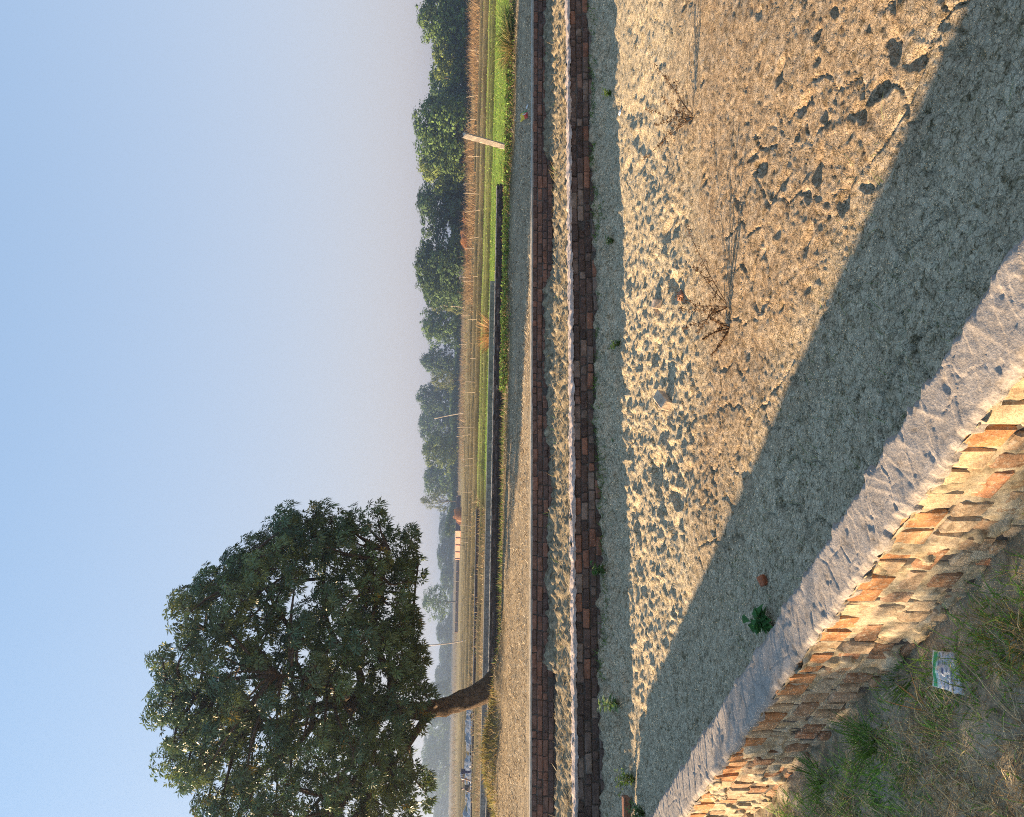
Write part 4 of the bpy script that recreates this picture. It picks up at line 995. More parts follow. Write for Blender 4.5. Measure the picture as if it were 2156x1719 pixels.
# (picture y, half width, top x, distance, tone, crown, label)
TREES = [
 (38, 66, 876, 150, G1, 0, 'tall rounded green tree at the right end of the far treeline'),
 (118, 52, 908, 156, G2, 1, 'yellowish green tree stepping down left of the rightmost tall tree'),
 (185, 46, 931, 166, G3, 2, 'low dark green tree in the dip of the treeline behind palms'),
 (272, 72, 871, 150, G1, 3, 'broad tall green tree right behind the leaning post'),
 (345, 52, 880, 156, G2, 4, 'green tree just left of the leaning post top'),
 (432, 68, 876, 166, G3, 5, 'broad dark olive tree above the two thatched shelters'),
 (560, 66, 870, 162, G3, 6, 'rounded dark tree standing alone left of the thatched shelters'),
 (632, 26, 905, 190, G4, 7, 'small pale bush-like tree left of the rounded dark tree'),
 (688, 48, 886, 235, G1, 0, 'hazy grey green tree behind the short white utility pole'),
 (762, 36, 885, 300, G3, 2, 'narrow bluish tree between two hazy green ones'),
 (800, 24, 906, 235, G4, 9, 'small light green tree standing before the blue ones'),
 (838, 34, 875, 330, G3, 5, 'dark blue hazy tree with a high pointed top'),
 (893, 50, 880, 345, G3, 1, 'broad blue hazy tree behind the leaning utility pole'),
 (945, 44, 888, 265, G2, 4, 'pale green hazy tree left of the leaning utility pole'),
 (1008, 46, 890, 330, G1, 6, 'hazy blue green tree above the long purple wall'),
 (1055, 24, 884, 262, G4, 8, 'thin sparse tree with see-through crown beside the purple wall'),
 (1110, 44, 924, 460, G3, 3, 'low blue hazy tree above the orange hay heap'),
 (1165, 44, 920, 440, G3, 7, 'low blue hazy tree above the pink wall'),
 (1215, 36, 926, 430, G1, 0, 'low hazy tree just left of the pink wall'),
 (1266, 42, 888, 290, G1, 9, 'green tree seen under the right edge of the big crown'),
 (1325, 40, 918, 480, G3, 4, 'faint blue tree right of the tall leaning utility pole'),
 (1378, 40, 924, 520, G3, 2, 'faint blue tree left of the tall leaning utility pole'),
 (1420, 30, 914, 500, G3, 6, 'faint blue tree half way between tall pole and trunk'),
 (1453, 26, 903, 400, G3, 5, 'dark blue tree right against the big trunk'),
 (1512, 34, 899, 450, G1, 1, 'hazy tree directly behind the low curved limb'),
 (1560, 36, 893, 470, G3, 3, 'blue hazy tree below the low curved limb'),
 (1610, 50, 886, 430, G1, 7, 'broad hazy tree above the two people'),
 (1668, 40, 898, 540, G3, 0, 'faint blue tree left of the two people'),
 (1716, 44, 912, 480, G3, 2, 'faint blue tree at the left edge of the far treeline'),
]
for (py, hw, tx, D, tone, ci, lab) in TREES:
    b = at(970, py, D); bz = land_z(b.x, b.y); top = at(tx, py, D).z; h = top - bz
    t_ = empty('broadleaf_tree', (b.x, b.y, bz), random.uniform(0, 6.28)); tag(t_, lab, 'tree', 'trees along the far treeline')
    w = hw / F_PX * D * (2.5 if py < 640 else 2.2)
    cm, tm = CROWNS[ci]
    o = mk('crown', cm, None, t_); o.scale = (w, w, h); o.color = (*tone, 1); o['kind'] = 'stuff'
    o = mk('trunk', tm, None, t_); o.scale = (w * 0.8, w * 0.8, h)
# wooded mass behind the gaps
def wood(name, label, y0, y1, D, top, n, tone, seed):
    r = np.random.default_rng(seed); Vs, Fs, Cs = [], [], []
    py = r.uniform(y0, y1, n); P = []
    xa_, xb_ = at(960, y1, D).x, at(960, y0, D).x
    x = r.uniform(xa_, xb_, n); y = D + r.uniform(-12, 12, n)
    prof = top * (0.62 + 0.75 * fbm(x * 0.045, x * 0 + seed, 3, seed)); z = land_z(0, D) + prof * np.sqrt(r.uniform(0, 1, n))
    P = np.stack([x, y, z], 1); N = rand_unit(n, r); S = np.cross(N, rand_unit(n, r)); S /= np.linalg.norm(S, axis=1, keepdims=True); U = np.cross(N, S)
    sz = r.uniform(0.25, 0.6, (n, 1)) * D / 250
    V = np.stack([P - S * sz, P - U * sz, P + S * sz, P + U * sz], 1).reshape(-1, 3)
    C = np.repeat(np.array(tone) * r.uniform(0.6, 1.4, (n, 1)), 4, axis=0)
    tag(mk(name, np_mesh(name, V, np.arange(4 * n).reshape(-1, 4), C), M['far_leaf']), label, 'wood', kind='stuff')
wood('far_wood', 'dark undergrowth below the far trees on the right', -60, 640, 178, 10.0, 20000, G3, 5)
wood('hazy_wood', 'blue hazy wood along the left horizon', 600, 1900, 560, 3.5, 10000, G3, 6)
wood('hazy_thicket', 'hazy undergrowth in the middle of the treeline', 600, 1120, 300, 4.0, 10000, G3, 8)

# palms rising behind the dip of the treeline
def palm(px, py, D, lab, seed):
    r = np.random.default_rng(seed); b = at(980, py, D); bz = land_z(b.x, b.y); top = at(px, py, D)
    root = empty('palm_tree', (b.x, b.y, bz)); tag(root, lab, 'palm', 'palms in the far treeline')
    h = top.z - bz
    V, F = tube(spline([(0, 0, 0), (0.15, 0, h * 0.5), (0, 0, h)], 8), np.linspace(0.22, 0.14, 8), 7)
    mk('trunk', np_mesh('trunk', V, F, smooth=True), M['far_bark'], root)
    parts = []
    for k in range(22):
        a = r.uniform(0, 6.28); el = r.uniform(-0.3, 1.3); L = r.uniform(1.6, 2.4)
        t = np.linspace(0.1, 1, 16)
        out = L * t * math.cos(el); up = h + L * t * math.sin(el) - 0.5 * t ** 2 * L * 0.6
        P = np.stack([np.cos(a) * out, np.sin(a) * out, up], 1); P = np.repeat(P, 2, axis=0)
        n = len(P); sd = np.tile([1, -1], n // 2)
        D_ = np.stack([np.cos(a + sd * 0.9), np.sin(a + sd * 0.9), np.full(n, math.sin(el) * 0.4 - 0.15)], 1)
        parts.append(leaves(P, D_, np.tile([0, 0, 1.0], (n, 1)) + r.normal(0, 0.2, (n, 3)), np.full(n, 0.42), np.full(n, 0.05), pick([G3, G1], n, r)))
    V, Fs, C = join_parts(parts); o = mk('crown', np_mesh('crown', V, Fs, C), M['far_leaf'], root); o['kind'] = 'stuff'
palm(934, 150, 158, 'palm with spiky fronds on the right of the pair above the dip', 1)
palm(930, 166, 160, 'palm with spiky fronds on the left of the pair above the dip', 2)

# ------------------------------------------------------------------ posts, poles and stakes
# leaning concrete post at the far verge
pb, pt = at(1063, 308, 20.8), at(976, 284, 20.6)
pd = Vector(pt) - Vector(pb)
bm = bmesh.new(); bmesh.ops.create_cube(bm, size=1.0)
Lp = pd.length
bmesh.ops.scale(bm, vec=(0.19, 0.15, Lp + 0.3), verts=bm.verts); bmesh.ops.translate(bm, vec=(0, 0, Lp / 2 - 0.15), verts=bm.verts)
bmesh.ops.subdivide_edges(bm, edges=[e for e in bm.edges if abs(e.verts[0].co.z - e.verts[1].co.z) > 0.5], cuts=14)
bmesh.ops.bevel(bm, geom=[e for e in bm.edges if abs(e.verts[0].co.z - e.verts[1].co.z) > 0.03], offset=0.016, segments=2, affect='EDGES')
for v in bm.verts:
    if v.co.z > Lp - 0.02: v.co.z += random.uniform(-0.06, 0.05); v.co.x *= 0.85
    v.co += Vector((random.uniform(-1, 1), random.uniform(-1, 1), 0)) * 0.006
me = bpy.data.meshes.new('post'); bm.to_mesh(me); bm.free()
post = mk('concrete_post', me, M['concrete'], None, loc=pb)
zq = pd.to_track_quat('Z', 'Y'); post.rotation_mode = 'QUATERNION'; post.rotation_quaternion = zq @ Matrix.Rotation(0.35, 3, 'Z').to_quaternion()
tag(post, 'pale square concrete post leaning at the far edge of the path', 'post')

def stake(top, bot, r, mat, name, label, cat, group, nseg=6):
    b = Vector(bot); d = Vector(top) - b
    n = 7; tt_ = np.linspace(0, 1, n)
    w = np.array([random.uniform(-1, 1) for _ in range(2)]) * 0.025 * d.length
    P = [(0, 0, -0.25)] + [tuple(np.array(d) * t + np.array([w[0] * math.sin(t * 3), w[1] * math.sin(t * 3), 0])) for t in tt_]
    V, F = tube(np.array(P), np.linspace(r, r * 0.75, n + 1), nseg)
    o = mk(name, np_mesh(name, V, F, smooth=True), mat, None, loc=b)
    return tag(o, label, cat, group)
POLES = [(985, 104, 1011, 108, 0), (982, 204, 1009, 200, 0), (990, 251, 1005, 251, 0), (986, 329, 1010, 328, 0), (982, 386, 997, 386, 0), (982, 400, 998, 397, 0), (976, 406, 1011, 408, 0),
 (979, 446, 1014, 442, 0), (989, 501, 1011, 497, 0), (974, 517, 990, 517, 0), (979, 523, 1004, 523, 0), (996, 581, 1013, 581, 0), (974, 584, 996, 583, 0), (976, 592, 1000, 591, 0),
 (971, 664, 991, 664, 0), (986, 672, 1010, 672, 0), (967, 725, 984, 725, 0), (990, 754, 1006, 755, 0), (979, 803, 1004, 804, 0), (975, 824, 1005, 825, 0),
 (963, 899, 1004, 900, 0), (961, 919, 996, 914, 0), (975, 966, 1001, 964, 0), (980, 979, 998, 978, 0), (963, 1034, 996, 1035, 0), (976, 1084, 994, 1088, 1), (967, 1105, 996, 1108, 0), (971, 1121, 989, 1117, 1), (970, 1133, 989, 1134, 1),
 (968, 1139, 988, 1142, 0), (961, 1145, 981, 1149, 1), (955, 1224, 968, 1224, 0), (990, 62, 1012, 60, 1)]
POLES.sort(key=lambda p: p[3])
ORD = ['first', 'second', 'third', 'fourth', 'fifth', 'sixth', 'seventh', 'eighth', 'ninth', 'tenth', 'eleventh', 'twelfth', 'thirteenth', 'fourteenth', 'fifteenth', 'sixteenth', 'seventeenth', 'eighteenth', 'nineteenth', 'twentieth',
       'twenty-first', 'twenty-second', 'twenty-third', 'twenty-fourth', 'twenty-fifth', 'twenty-sixth', 'twenty-seventh', 'twenty-eighth', 'twenty-ninth', 'thirtieth']
ci = {0: 0, 1: 0}
for (x0, y0, x1, y1, dk) in POLES:
    hz = 956 + (859.5 - y1) * 0.021
    D = min(max(3425 / max(x1 - hz, 8), 60), 230)
    b = hit(x1, y1, -0.72) if D < 230 else at(x1, y1, 230)
    b.z = land_z(b.x, b.y); D = b.y
    t = at(x0, y0, D)
    lab = ('dark wooden stake in the fields, %s of the dark ones from the right' if dk else 'thin pale bamboo stake in the fields, %s pale one from the right') % ORD[ci[dk]]
    ci[dk] += 1
    stake(t, b, 0.0003 * D + 0.008, M['dark_wood'] if dk else M['bamboo'], 'field_stake', lab, 'stake', 'stakes standing in the fields')
stake(at(1001, 100, 84), at(1006, 129, 84), 0.035, M['bamboo'], 'fallen_pole', 'long pale pole propped almost flat between reeds on the right', 'pole', None)
stake(at(914, 881, 150), at(973, 869, 150), 0.11, M['concrete'], 'utility_pole', 'leaning grey utility pole before the blue trees in the middle', 'utility pole', 'utility poles over the fields', 8)
stake(at(934, 643, 185), at(975, 646, 185), 0.12, M['concrete'], 'utility_pole', 'short white utility pole before the hazy tree', 'utility pole', 'utility poles over the fields', 8)
stake(at(885, 1358, 115), at(979, 1348, 115), 0.10, M['concrete'], 'utility_pole', 'tall leaning utility pole right of the big trunk', 'utility pole', 'utility poles over the fields', 8)

# ------------------------------------------------------------------ hay, shelters, far walls
HAY = [(0.46, 0.23, 0.10), (0.40, 0.19, 0.08), (0.52, 0.29, 0.14), (0.33, 0.16, 0.07)]
def hay_dome(root, name, w, dpt, h, z0, seed, n=2600):
    r = np.random.default_rng(seed); d = rand_unit(n, r); d[:, 2] = np.abs(d[:, 2])
    P = d * np.array([w / 2, dpt / 2, h]) * r.uniform(0.82, 1.0, (n, 1)) * (1 + 0.12 * np.sin(d[:, :1] * 9 + seed)) + np.array([0, 0, z0])
    az = np.arctan2(d[:, 1], d[:, 0]) + r.normal(0, 0.5, n)
    V1, F1, C1 = blades(P, r.uniform(0.25, 0.6, n), r.uniform(0.05, 0.10, n), az, r.uniform(1.2, 2.3, n), r.uniform(0, 0.3, n), pick(HAY, n, r), 1)
    nu, nv = 18, 9; U_, W_ = np.meshgrid(np.linspace(0, 2 * np.pi, nu), np.linspace(0, np.pi / 2, nv))
    k = 0.86 + 0.08 * fbm(U_ * 1.3, W_ * 2, 3, seed)
    V2 = np.stack([np.cos(U_) * np.cos(W_) * w / 2 * k, np.sin(U_) * np.cos(W_) * dpt / 2 * k, z0 + np.sin(W_) * h * k], -1).reshape(-1, 3)
    V, Fs, C = join_parts([(V1, F1, C1), (V2, [grid_faces(nv, nu)], pick(HAY, len(V2), r))])
    return mk(name, np_mesh(name, V, Fs, C), M['straw'], root)
def shelter(py, px0, px1, wpx, D, lab, seed):
    b = at(px1, py, D); bz = land_z(b.x, b.y); w = wpx / F_PX * D; h = (px1 - px0) / F_PX * D
    root = empty('thatched_shelter', (b.x, b.y, bz)); tag(root, lab, 'shelter', 'thatched hay shelters')
    o = hay_dome(root, 'thatch_roof', w, w * 0.8, h * 0.55, h * 0.45, seed)
    o['kind'] = 'stuff'
    for sx in (-1, 1):
        for sy in (-1, 1):
            V, F = tube(np.array([(sx * w * 0.38, sy * w * 0.28, -0.2), (sx * w * 0.37, sy * w * 0.27, h * 0.3), (sx * w * 0.36, sy * w * 0.26, h * 0.62)]), [0.06, 0.055, 0.05], 6)
            mk('post', np_mesh('post', V, F), M['dark_wood'], root)
    bm = bmesh.new(); bmesh.ops.create_cube(bm, size=1); bmesh.ops.scale(bm, vec=(w * 0.7, 0.06, h * 0.5), verts=bm.verts)
    bmesh.ops.translate(bm, vec=(0, w * 0.27, h * 0.22), verts=bm.verts); me = bpy.data.meshes.new('back_wall'); bm.to_mesh(me); bm.free()
    mk('back_wall', me, M['dark_wood'], root)
shelter(458, 976, 995, 26, 118, 'small thatched hay shelter on the right of the pair', 4)
shelter(500, 972, 995, 46, 116, 'wide thatched hay shelter on the left of the pair', 5)
def hay_heap(py, px0, px1, wpx, D, lab, seed):
    b = at(px1, py, D); bz = land_z(b.x, b.y); w = wpx / F_PX * D; h = max((px1 - px0) / F_PX * D, 0.4)
    root = empty('hay_heap', (b.x, b.y, bz)); tag(root, lab, 'hay heap', 'loose heaps of hay')
    o = hay_dome(root, 'hay', w, w * 0.9, h, -0.1, seed, 1800); o['kind'] = 'stuff'
hay_heap(540, 981, 994, 22, 118, 'small orange hay heap left of the wide shelter', 14)
hay_heap(553, 984, 994, 12, 117, 'smallest orange hay heap beside the dark post', 15)
hay_heap(1084, 961, 979, 34, 170, 'orange hay heap in front of the long purple wall', 16)
tag(stake(at(971, 558, 117), at(992, 560, 117), 0.09, M['dark_wood'], 'gate_post', 'dark forked post at the left end of the hay heaps', 'post', None), None)
def far_wall(name, lab, y0, y1, x0t, x1t, x0b, x1b, D, col, seed, D1=None):
    D1 = D1 or D
    a_, b_ = at(x0b, y0, D), at(x1b, y1, D1); ta, tb = at(x0t, y0, D), at(x1t, y1, D1)
    mt = earth_mat(name, [(0.3, tuple(c * 0.8 for c in col)), (0.7, tuple(c * 1.15 for c in col))], 2.5, 0.4, 0.02, fine=12)
    root = empty(name, ((a_.x + b_.x) / 2, D, land_z((a_.x + b_.x) / 2, D))); tag(root, lab, 'wall')
    T = Vector((a_.x - b_.x, a_.y - b_.y, 0)); L = T.length; T.normalize(); N = Vector((T.y, -T.x, 0))
    if N.y > 0: N = -N
    zt = 0.5 * (ta.z + tb.z); z0 = root.location.z - 0.3
    p = Vector((b_.x, b_.y, 0))
    child_bar(root, 'wall_face', p, T, N, L, -0.25, 0, z0, zt, 0.5, 0.01, mt, None, seed)
    child_bar(root, 'coping', p, T, N, L, -0.3, 0.05, zt, zt + 0.1, 0.5, 0.01, M['mortar'], None, seed + 1)
    n = max(2, int(L / 2.4))
    for k in range(n + 1):
        c_ = p + T * (L * k / n); V, F = box_np(np.array([c_.x]), np.array([c_.y]), np.array([(z0 + zt) / 2]), np.array([0.3]), np.array([0.34]), np.array([zt - z0 + 0.05]), T.x, T.y)
        adopt(mk('pier', np_mesh('pier', V, F), mt), root)
far_wall('compound_wall', 'long dark purple wall in the far fields behind the hay heap', 1044, 1116, 962, 959, 974, 974, 190, (0.12, 0.085, 0.095), 201)
far_wall('brick_boundary', 'bright pink brick wall in the far fields left of the purple one', 1117, 1176, 960, 958, 971, 969, 178, (0.55, 0.27, 0.19), 205, 186)
far_wall('garden_wall', 'low brown wall in the far fields left of the pink one', 1180, 1330, 962, 958, 968, 965, 195, (0.22, 0.12, 0.09), 209)

# silvery plastic mulch on the plot beside the people
P0, P1 = at(976, 1500, 68), at(972, 1800, 68)
nx_, ny_ = 200, 24
u = np.linspace(0, 1, nx_); v = np.linspace(-1, 1, ny_); U_, W_ = np.meshgrid(u, v)
Xp = P0.x + (P1.x - P0.x) * U_; Yp = 67 + 4.5 * W_ + 0.6 * fbm(U_ * 12, W_ * 0, 2, 301)
Zp = land_h(Xp, Yp) + 0.08 + 0.26 * fbm(Xp * 1.1, Yp * 1.1, 4, 302) + 0.10 * fbm(Xp * 4, Yp * 4, 2, 303)
mt, nt, bs = mat_new('plastic_film'); bs.inputs['Base Color'].default_value = (0.15, 0.16, 0.18, 1); bs.inputs['Roughness'].default_value = 0.3; bs.inputs['Specular IOR Level'].default_value = 0.7
o = mk('plastic_sheet', np_mesh('plastic_sheet', np.stack([Xp, Yp, Zp], -1).reshape(-1, 3), grid_faces(ny_, nx_)), mt)
tag(o, 'crumpled silver grey plastic sheeting spread on the plot behind the people', 'plastic sheet')

# ------------------------------------------------------------------ plants
def leafy_plant(name, label, loc, h, nst, leafL, cols, seed, spread=0.5, group=None, cat='plant', nper=7, wr=0.5, mat='grass'):
    r = np.random.default_rng(seed); root = empty(name, loc); tag(root, label, cat, group)
    tb, parts = [], []
    for k in range(nst):
        a = r.uniform(0, 6.28); L = h * r.uniform(0.6, 1.05); q = spread * r.uniform(0.2, 1)
        e = np.array([math.cos(a) * q * L, math.sin(a) * q * L, L]); md = e * 0.5 + np.array([0, 0, L * 0.12])
        sp_ = spline([(0, 0, -0.01), md, e], 8); tb.append(tube(sp_, np.linspace(0.012 * h + 0.0015, 0.004 * h + 0.0008, 8), 5))
        for i in range(nper):
            t = sp_[2 + int(i * 5.9 / nper)]; b = r.uniform(0, 6.28)
            n = 1; D = np.array([[math.cos(b), math.sin(b), r.uniform(-0.1, 0.7)]])
            parts.append(leaves(t[None], D, np.array([[0, 0, 1.0]]) + r.normal(0, 0.3, (1, 3)), np.array([leafL * r.uniform(0.7, 1.2)]), np.array([leafL * wr * r.uniform(0.8, 1.1)]), pick(cols, 1, r)))
    V, F = merge_tubes(tb); mk('stems', np_mesh('stems', V, F), M['stem'], root)
    V, Fs, C = join_parts(parts); o = mk('leaves', np_mesh('leaves', V, Fs, C), M[mat], root)
    return root
M['stem'] = earth_mat('stem', [(0.3, (0.07, 0.10, 0.03)), (0.7, (0.13, 0.15, 0.05))], 20, 0.2, 0.001)
LG = [(0.10, 0.20, 0.045), (0.08, 0.16, 0.04), (0.15, 0.25, 0.07)]
PG = [(0.30, 0.38, 0.20), (0.22, 0.32, 0.14), (0.12, 0.22, 0.06)]
def on_floor(px, py, z=Z_FLOOR):
    p = hit(px, py, z)
    for _ in range(4): p = hit(px, py, floor_z(p.x, p.y))
    return p
def wall_foot(px, py):
    """point on the mud right in front of the far pond wall"""
    p = hit(px, py, -0.55); p.y = min(p.y, wall1_y(p.x) - 0.05); p.z = floor_z(p.x, p.y) - 0.005; return p
leafy_plant('weed_plant', 'pale green leafy weed at the foot of the pond wall, right of the loose brick', wall_foot(1282, 1480), 0.24, 6, 0.10, PG, 1, 0.5, 'weeds at the foot of the pond wall')
leafy_plant('weed_plant', 'fresh green weed against the pond wall, straight below the tree crown edge', wall_foot(1266, 1201), 0.20, 6, 0.09, LG, 2, 0.5, 'weeds at the foot of the pond wall')
leafy_plant('weed_plant', 'bushy dark green weed beside the loose brick at the pond wall', wall_foot(1296, 1640), 0.22, 14, 0.06, GREENS, 3, 0.8, 'weeds at the foot of the pond wall')
leafy_plant('weed_plant', 'low green weed in the left bottom corner of the pond wall', wall_foot(1312, 1712), 0.20, 12, 0.06, LG + GREENS, 4, 0.9, 'weeds at the foot of the pond wall')
leafy_plant('weed_plant', 'small green weed below the pond wall near the right edge', wall_foot(1262, 195), 0.14, 9, 0.05, GREENS, 5, 0.9, 'weeds at the foot of the pond wall')
leafy_plant('weed_plant', 'small green weed below the pond wall, left of the right-hand one', wall_foot(1262, 505), 0.13, 8, 0.05, GREENS, 6, 0.9, 'weeds at the foot of the pond wall')
leafy_plant('weed_plant', 'small green weed at the middle of the pond wall foot', wall_foot(1273, 720), 0.14, 9, 0.05, GREENS, 7, 0.9, 'weeds at the foot of the pond wall')
leafy_plant('weed_plant', 'seedling with pale leaves on the shaded mud before the pond wall', on_floor(1304, 925), 0.10, 4, 0.07, PG, 8, 0.7, 'weeds at the foot of the pond wall')
# broad green leaf plant hanging by the plaster lip
s_l = 3.3
p = on_floor(1622, 1304); leafy_plant('broadleaf_weed', 'fresh green broad-leaved weed on the mud beside the plastered wall top', p, 0.15, 6, 0.10, [(0.06, 0.16, 0.04), (0.08, 0.2, 0.05)], 9, 0.45, None, nper=5, wr=0.7)
# grass on the mud along the near wall
rg = np.random.default_rng(88)
n = 5200; s_ = rg.uniform(0.0, 6.5, n); d_ = np.abs(rg.normal(0.0, 0.22, n)) + 0.06
k_ = fbm(s_ * 2.6, d_ * 2.2, 3, 400) > 0.06 + 0.25 * sstep(0.1, 0.8, d_); s_, d_ = s_[k_], d_[k_]; n = len(s_)
x = NO.x + NT.x * s_ + NN.x * d_; y = NO.y + NT.y * s_ + NN.y * d_
P1_ = blades(np.stack([x, y, floor_h(x, y) - 0.005], 1), rg.uniform(0.05, 0.28, n), rg.uniform(0.003, 0.006, n), rg.uniform(0, 6.28, n), rg.uniform(0.1, 1.0, n), rg.uniform(0.1, 0.7, n), pick(GREENS, n, rg), 3)
n = 3600; x = rg.uniform(-3, 3.4, n); y = rg.uniform(2.2, 6.5, n); k_ = (fbm(x * 1.5, y * 1.5, 3, 402) > 0.16) & (x + y < 5.6) & (x + y > 2.3); x, y = x[k_], y[k_]; n = len(x)
P2_ = blades(np.stack([x, y, floor_h(x, y) - 0.003], 1), rg.uniform(0.03, 0.14, n), rg.uniform(0.002, 0.004, n), rg.uniform(0, 6.28, n), rg.uniform(0.5, 1.3, n), rg.uniform(0.1, 0.5, n), pick(GREENS + DRIES[:2], n, rg), 3)
n = 2600; x = rg.uniform(-7, 8, n); d1 = np.abs(rg.normal(0, 0.12, n)) + 0.02; y = wall1_y(x) - d1
k_ = fbm(x * 1.4, d1 * 3, 3, 403) > 0.05; x, y = x[k_], y[k_]; n = len(x)
P3_ = blades(np.stack([x, y, floor_h(x, y) - 0.003], 1), rg.uniform(0.03, 0.12, n), rg.uniform(0.006, 0.014, n), rg.uniform(0, 6.28, n), rg.uniform(0.2, 1.2, n), rg.uniform(0.1, 0.5, n), pick(GREENS, n, rg), 2)
V, Fs, C = join_parts([P1_, P2_, P3_])
tag(mk('mud_grass', np_mesh('mud_grass', V, Fs, C), M['grass']), 'thin green grass blades sprouting from the mud along both walls', 'grass', kind='stuff')

# dead branching weeds on the sunny mud
def dead_weed(label, px, py, tips, r0, seed):
    r = np.random.default_rng(seed); b = on_floor(px, py); root = empty('dead_weed', b); tag(root, label, 'dead weed', 'dead brown weeds on the mud')
    tb, parts = [], []
    for (tx, ty, dy) in tips:
        e = np.array(list(at(tx, ty, b.y + dy))) - np.array(list(b)); L = np.linalg.norm(e)
        md = e * 0.5 + r.normal(0, 0.06 * L, 3) + np.array([0, 0, 0.04 * L]); sp_ = spline([(0, 0, -0.02), md * 0.5, md, e], 14)
        tb.append(tube(sp_, np.linspace(r0, r0 * 0.3, 14), 5))
        for i in range(3, 14):
            for q in range(2):
                d = rand_unit(1, r)[0]; d[2] = abs(d[2]) * 0.4; q1 = sp_[i] + d * L * r.uniform(0.10, 0.3) * (1 - i / 18)
                tb.append(tube(np.array([sp_[i], 0.5 * (sp_[i] + q1) + r.normal(0, 0.01, 3), q1]), [r0 * 0.4, r0 * 0.3, r0 * 0.2], 4, 0, 0, False))
                m_ = 5; tt_ = r.uniform(0.3, 1, (m_, 1)); pos = sp_[i] * (1 - tt_) + q1 * tt_
                parts.append(leaves(pos, rand_unit(m_, r), rand_unit(m_, r), r.uniform(0.012, 0.03, m_), r.uniform(0.006, 0.012, m_), pick([(0.13, 0.075, 0.04), (0.18, 0.105, 0.05), (0.08, 0.045, 0.025)], m_, r)))
    V, F = merge_tubes(tb); br_ = mk('branches', np_mesh('branches', V, F), M['dead'], root)
    V, Fs, C = join_parts(parts); o = mk('seed_heads', np_mesh('seed_heads', V, Fs, C), M['straw'], br_); o['kind'] = 'stuff'
dead_weed('feathery dead brown weed on the sunny mud towards the right', 1457, 246, [(1378, 133, 0.25), (1400, 160, 0.1), (1362, 226, 0.15), (1395, 205, -0.1), (1380, 262, 0.05), (1356, 334, 0.2), (1390, 300, 0)], 0.0035, 21)
dead_weed('sprawling dead weed with bare twigs in the middle of the sunny mud', 1530, 645, [(1430, 649, 0.1), (1447, 480, 0.5), (1440, 690, -0.1), (1425, 620, 0.2), (1462, 560, 0.2), (1470, 700, -0.15)], 0.0042, 22)
dead_weed('small dark dead weed just left of the sprawling one', 1535, 690, [(1480, 712, 0.0), (1500, 745, 0.1), (1495, 670, -0.1)], 0.009, 23)

# reedy tuft and dry clump at the right end of the far verge
def reed_tuft(name, label, px, py, D, h, n, spread, cols, tips, seed, w=(0.015, 0.03), rad=0.3, group=None):
    r = np.random.default_rng(seed); b = at(px, py, D); b.z = land_z(b.x, b.y)
    a = r.uniform(0, 6.28, n); q = rad * np.sqrt(r.uniform(0, 1, n)); P = np.stack([np.cos(a) * q, np.sin(a) * q, np.zeros(n)], 1)
    V, Fs, C = blades(P, r.uniform(0.55, 1.1, n) * h, r.uniform(*w, n), a + r.normal(0, 0.5, n), r.uniform(0.05, spread, n), r.uniform(0.1, 0.7, n), pick(cols, n, r), 4, pick(tips, n, r))
    o = mk(name, np_mesh(name, V, Fs, C), M['grass'], None, loc=b); return tag(o, label, 'grass tuft', group)
reed_tuft('reed_tuft', 'green spiky reed tuft at the path verge near the right edge', 1083, 62, 20.4, 0.75, 300, 0.9, GREENS[:3], [(0.22, 0.24, 0.07), (0.14, 0.19, 0.05)], 31, group='tufts at the far verge')
reed_tuft('reed_tuft', 'dry yellowish grass tuft just left of the green spiky one', 1083, 102, 20.2, 0.6, 340, 1.1, [(0.20, 0.17, 0.06), (0.26, 0.2, 0.08)], [(0.34, 0.27, 0.12), (0.24, 0.22, 0.08)], 32, group='tufts at the far verge')
reed_tuft('reed_tuft', 'orange brown reed clump behind the right end of the block wall', 1029, 702, 40, 1.25, 260, 0.5, [(0.30, 0.17, 0.07), (0.26, 0.15, 0.06)], [(0.40, 0.24, 0.10)], 33, (0.03, 0.06), 0.5)
reed_tuft('dark_tuft', 'small dark green tuft left of the orange reed clump', 1026, 736, 40, 0.5, 160, 0.9, [(0.04, 0.06, 0.02)], [(0.08, 0.10, 0.03)], 34, (0.03, 0.06), 0.4)
reed_tuft('yellow_bush', 'yellow flowering tuft right behind the big trunk', 1020, 1457, 31.5, 0.7, 220, 0.8, [(0.30, 0.26, 0.04)], [(0.50, 0.36, 0.05)], 35, (0.02, 0.05), 0.35)
# leafy ground cover around the post
rg = np.random.default_rng(91)
n = 11000; x = rg.uniform(0.5, 9.5, n); y = 20.5 + 0.45 * rg.normal(0, 1, n) + 0.02 * x
k_ = fbm(x * 1.1, y * 1.3, 3, 410) > -0.22; x, y = x[k_], y[k_]; n = len(x)
P = np.stack([x, y, land_h(x, y) + rg.uniform(0.0, 0.16, n)], 1); D_ = rand_unit(n, rg); D_[:, 2] = np.abs(D_[:, 2]) * 0.6
V, Fs, C = leaves(P, D_, np.tile([0, 0, 1.0], (n, 1)) + rg.normal(0, 0.4, (n, 3)), rg.uniform(0.05, 0.11, n), rg.uniform(0.03, 0.06, n), pick([(0.16, 0.28, 0.05), (0.24, 0.36, 0.08), (0.10, 0.16, 0.035), (0.18, 0.12, 0.06)], n, rg))
tag(mk('ground_cover', np_mesh('ground_cover', V, Fs, C), M['grass']), 'small-leaved green creeper covering the verge around the leaning post', 'creeper', kind='stuff')

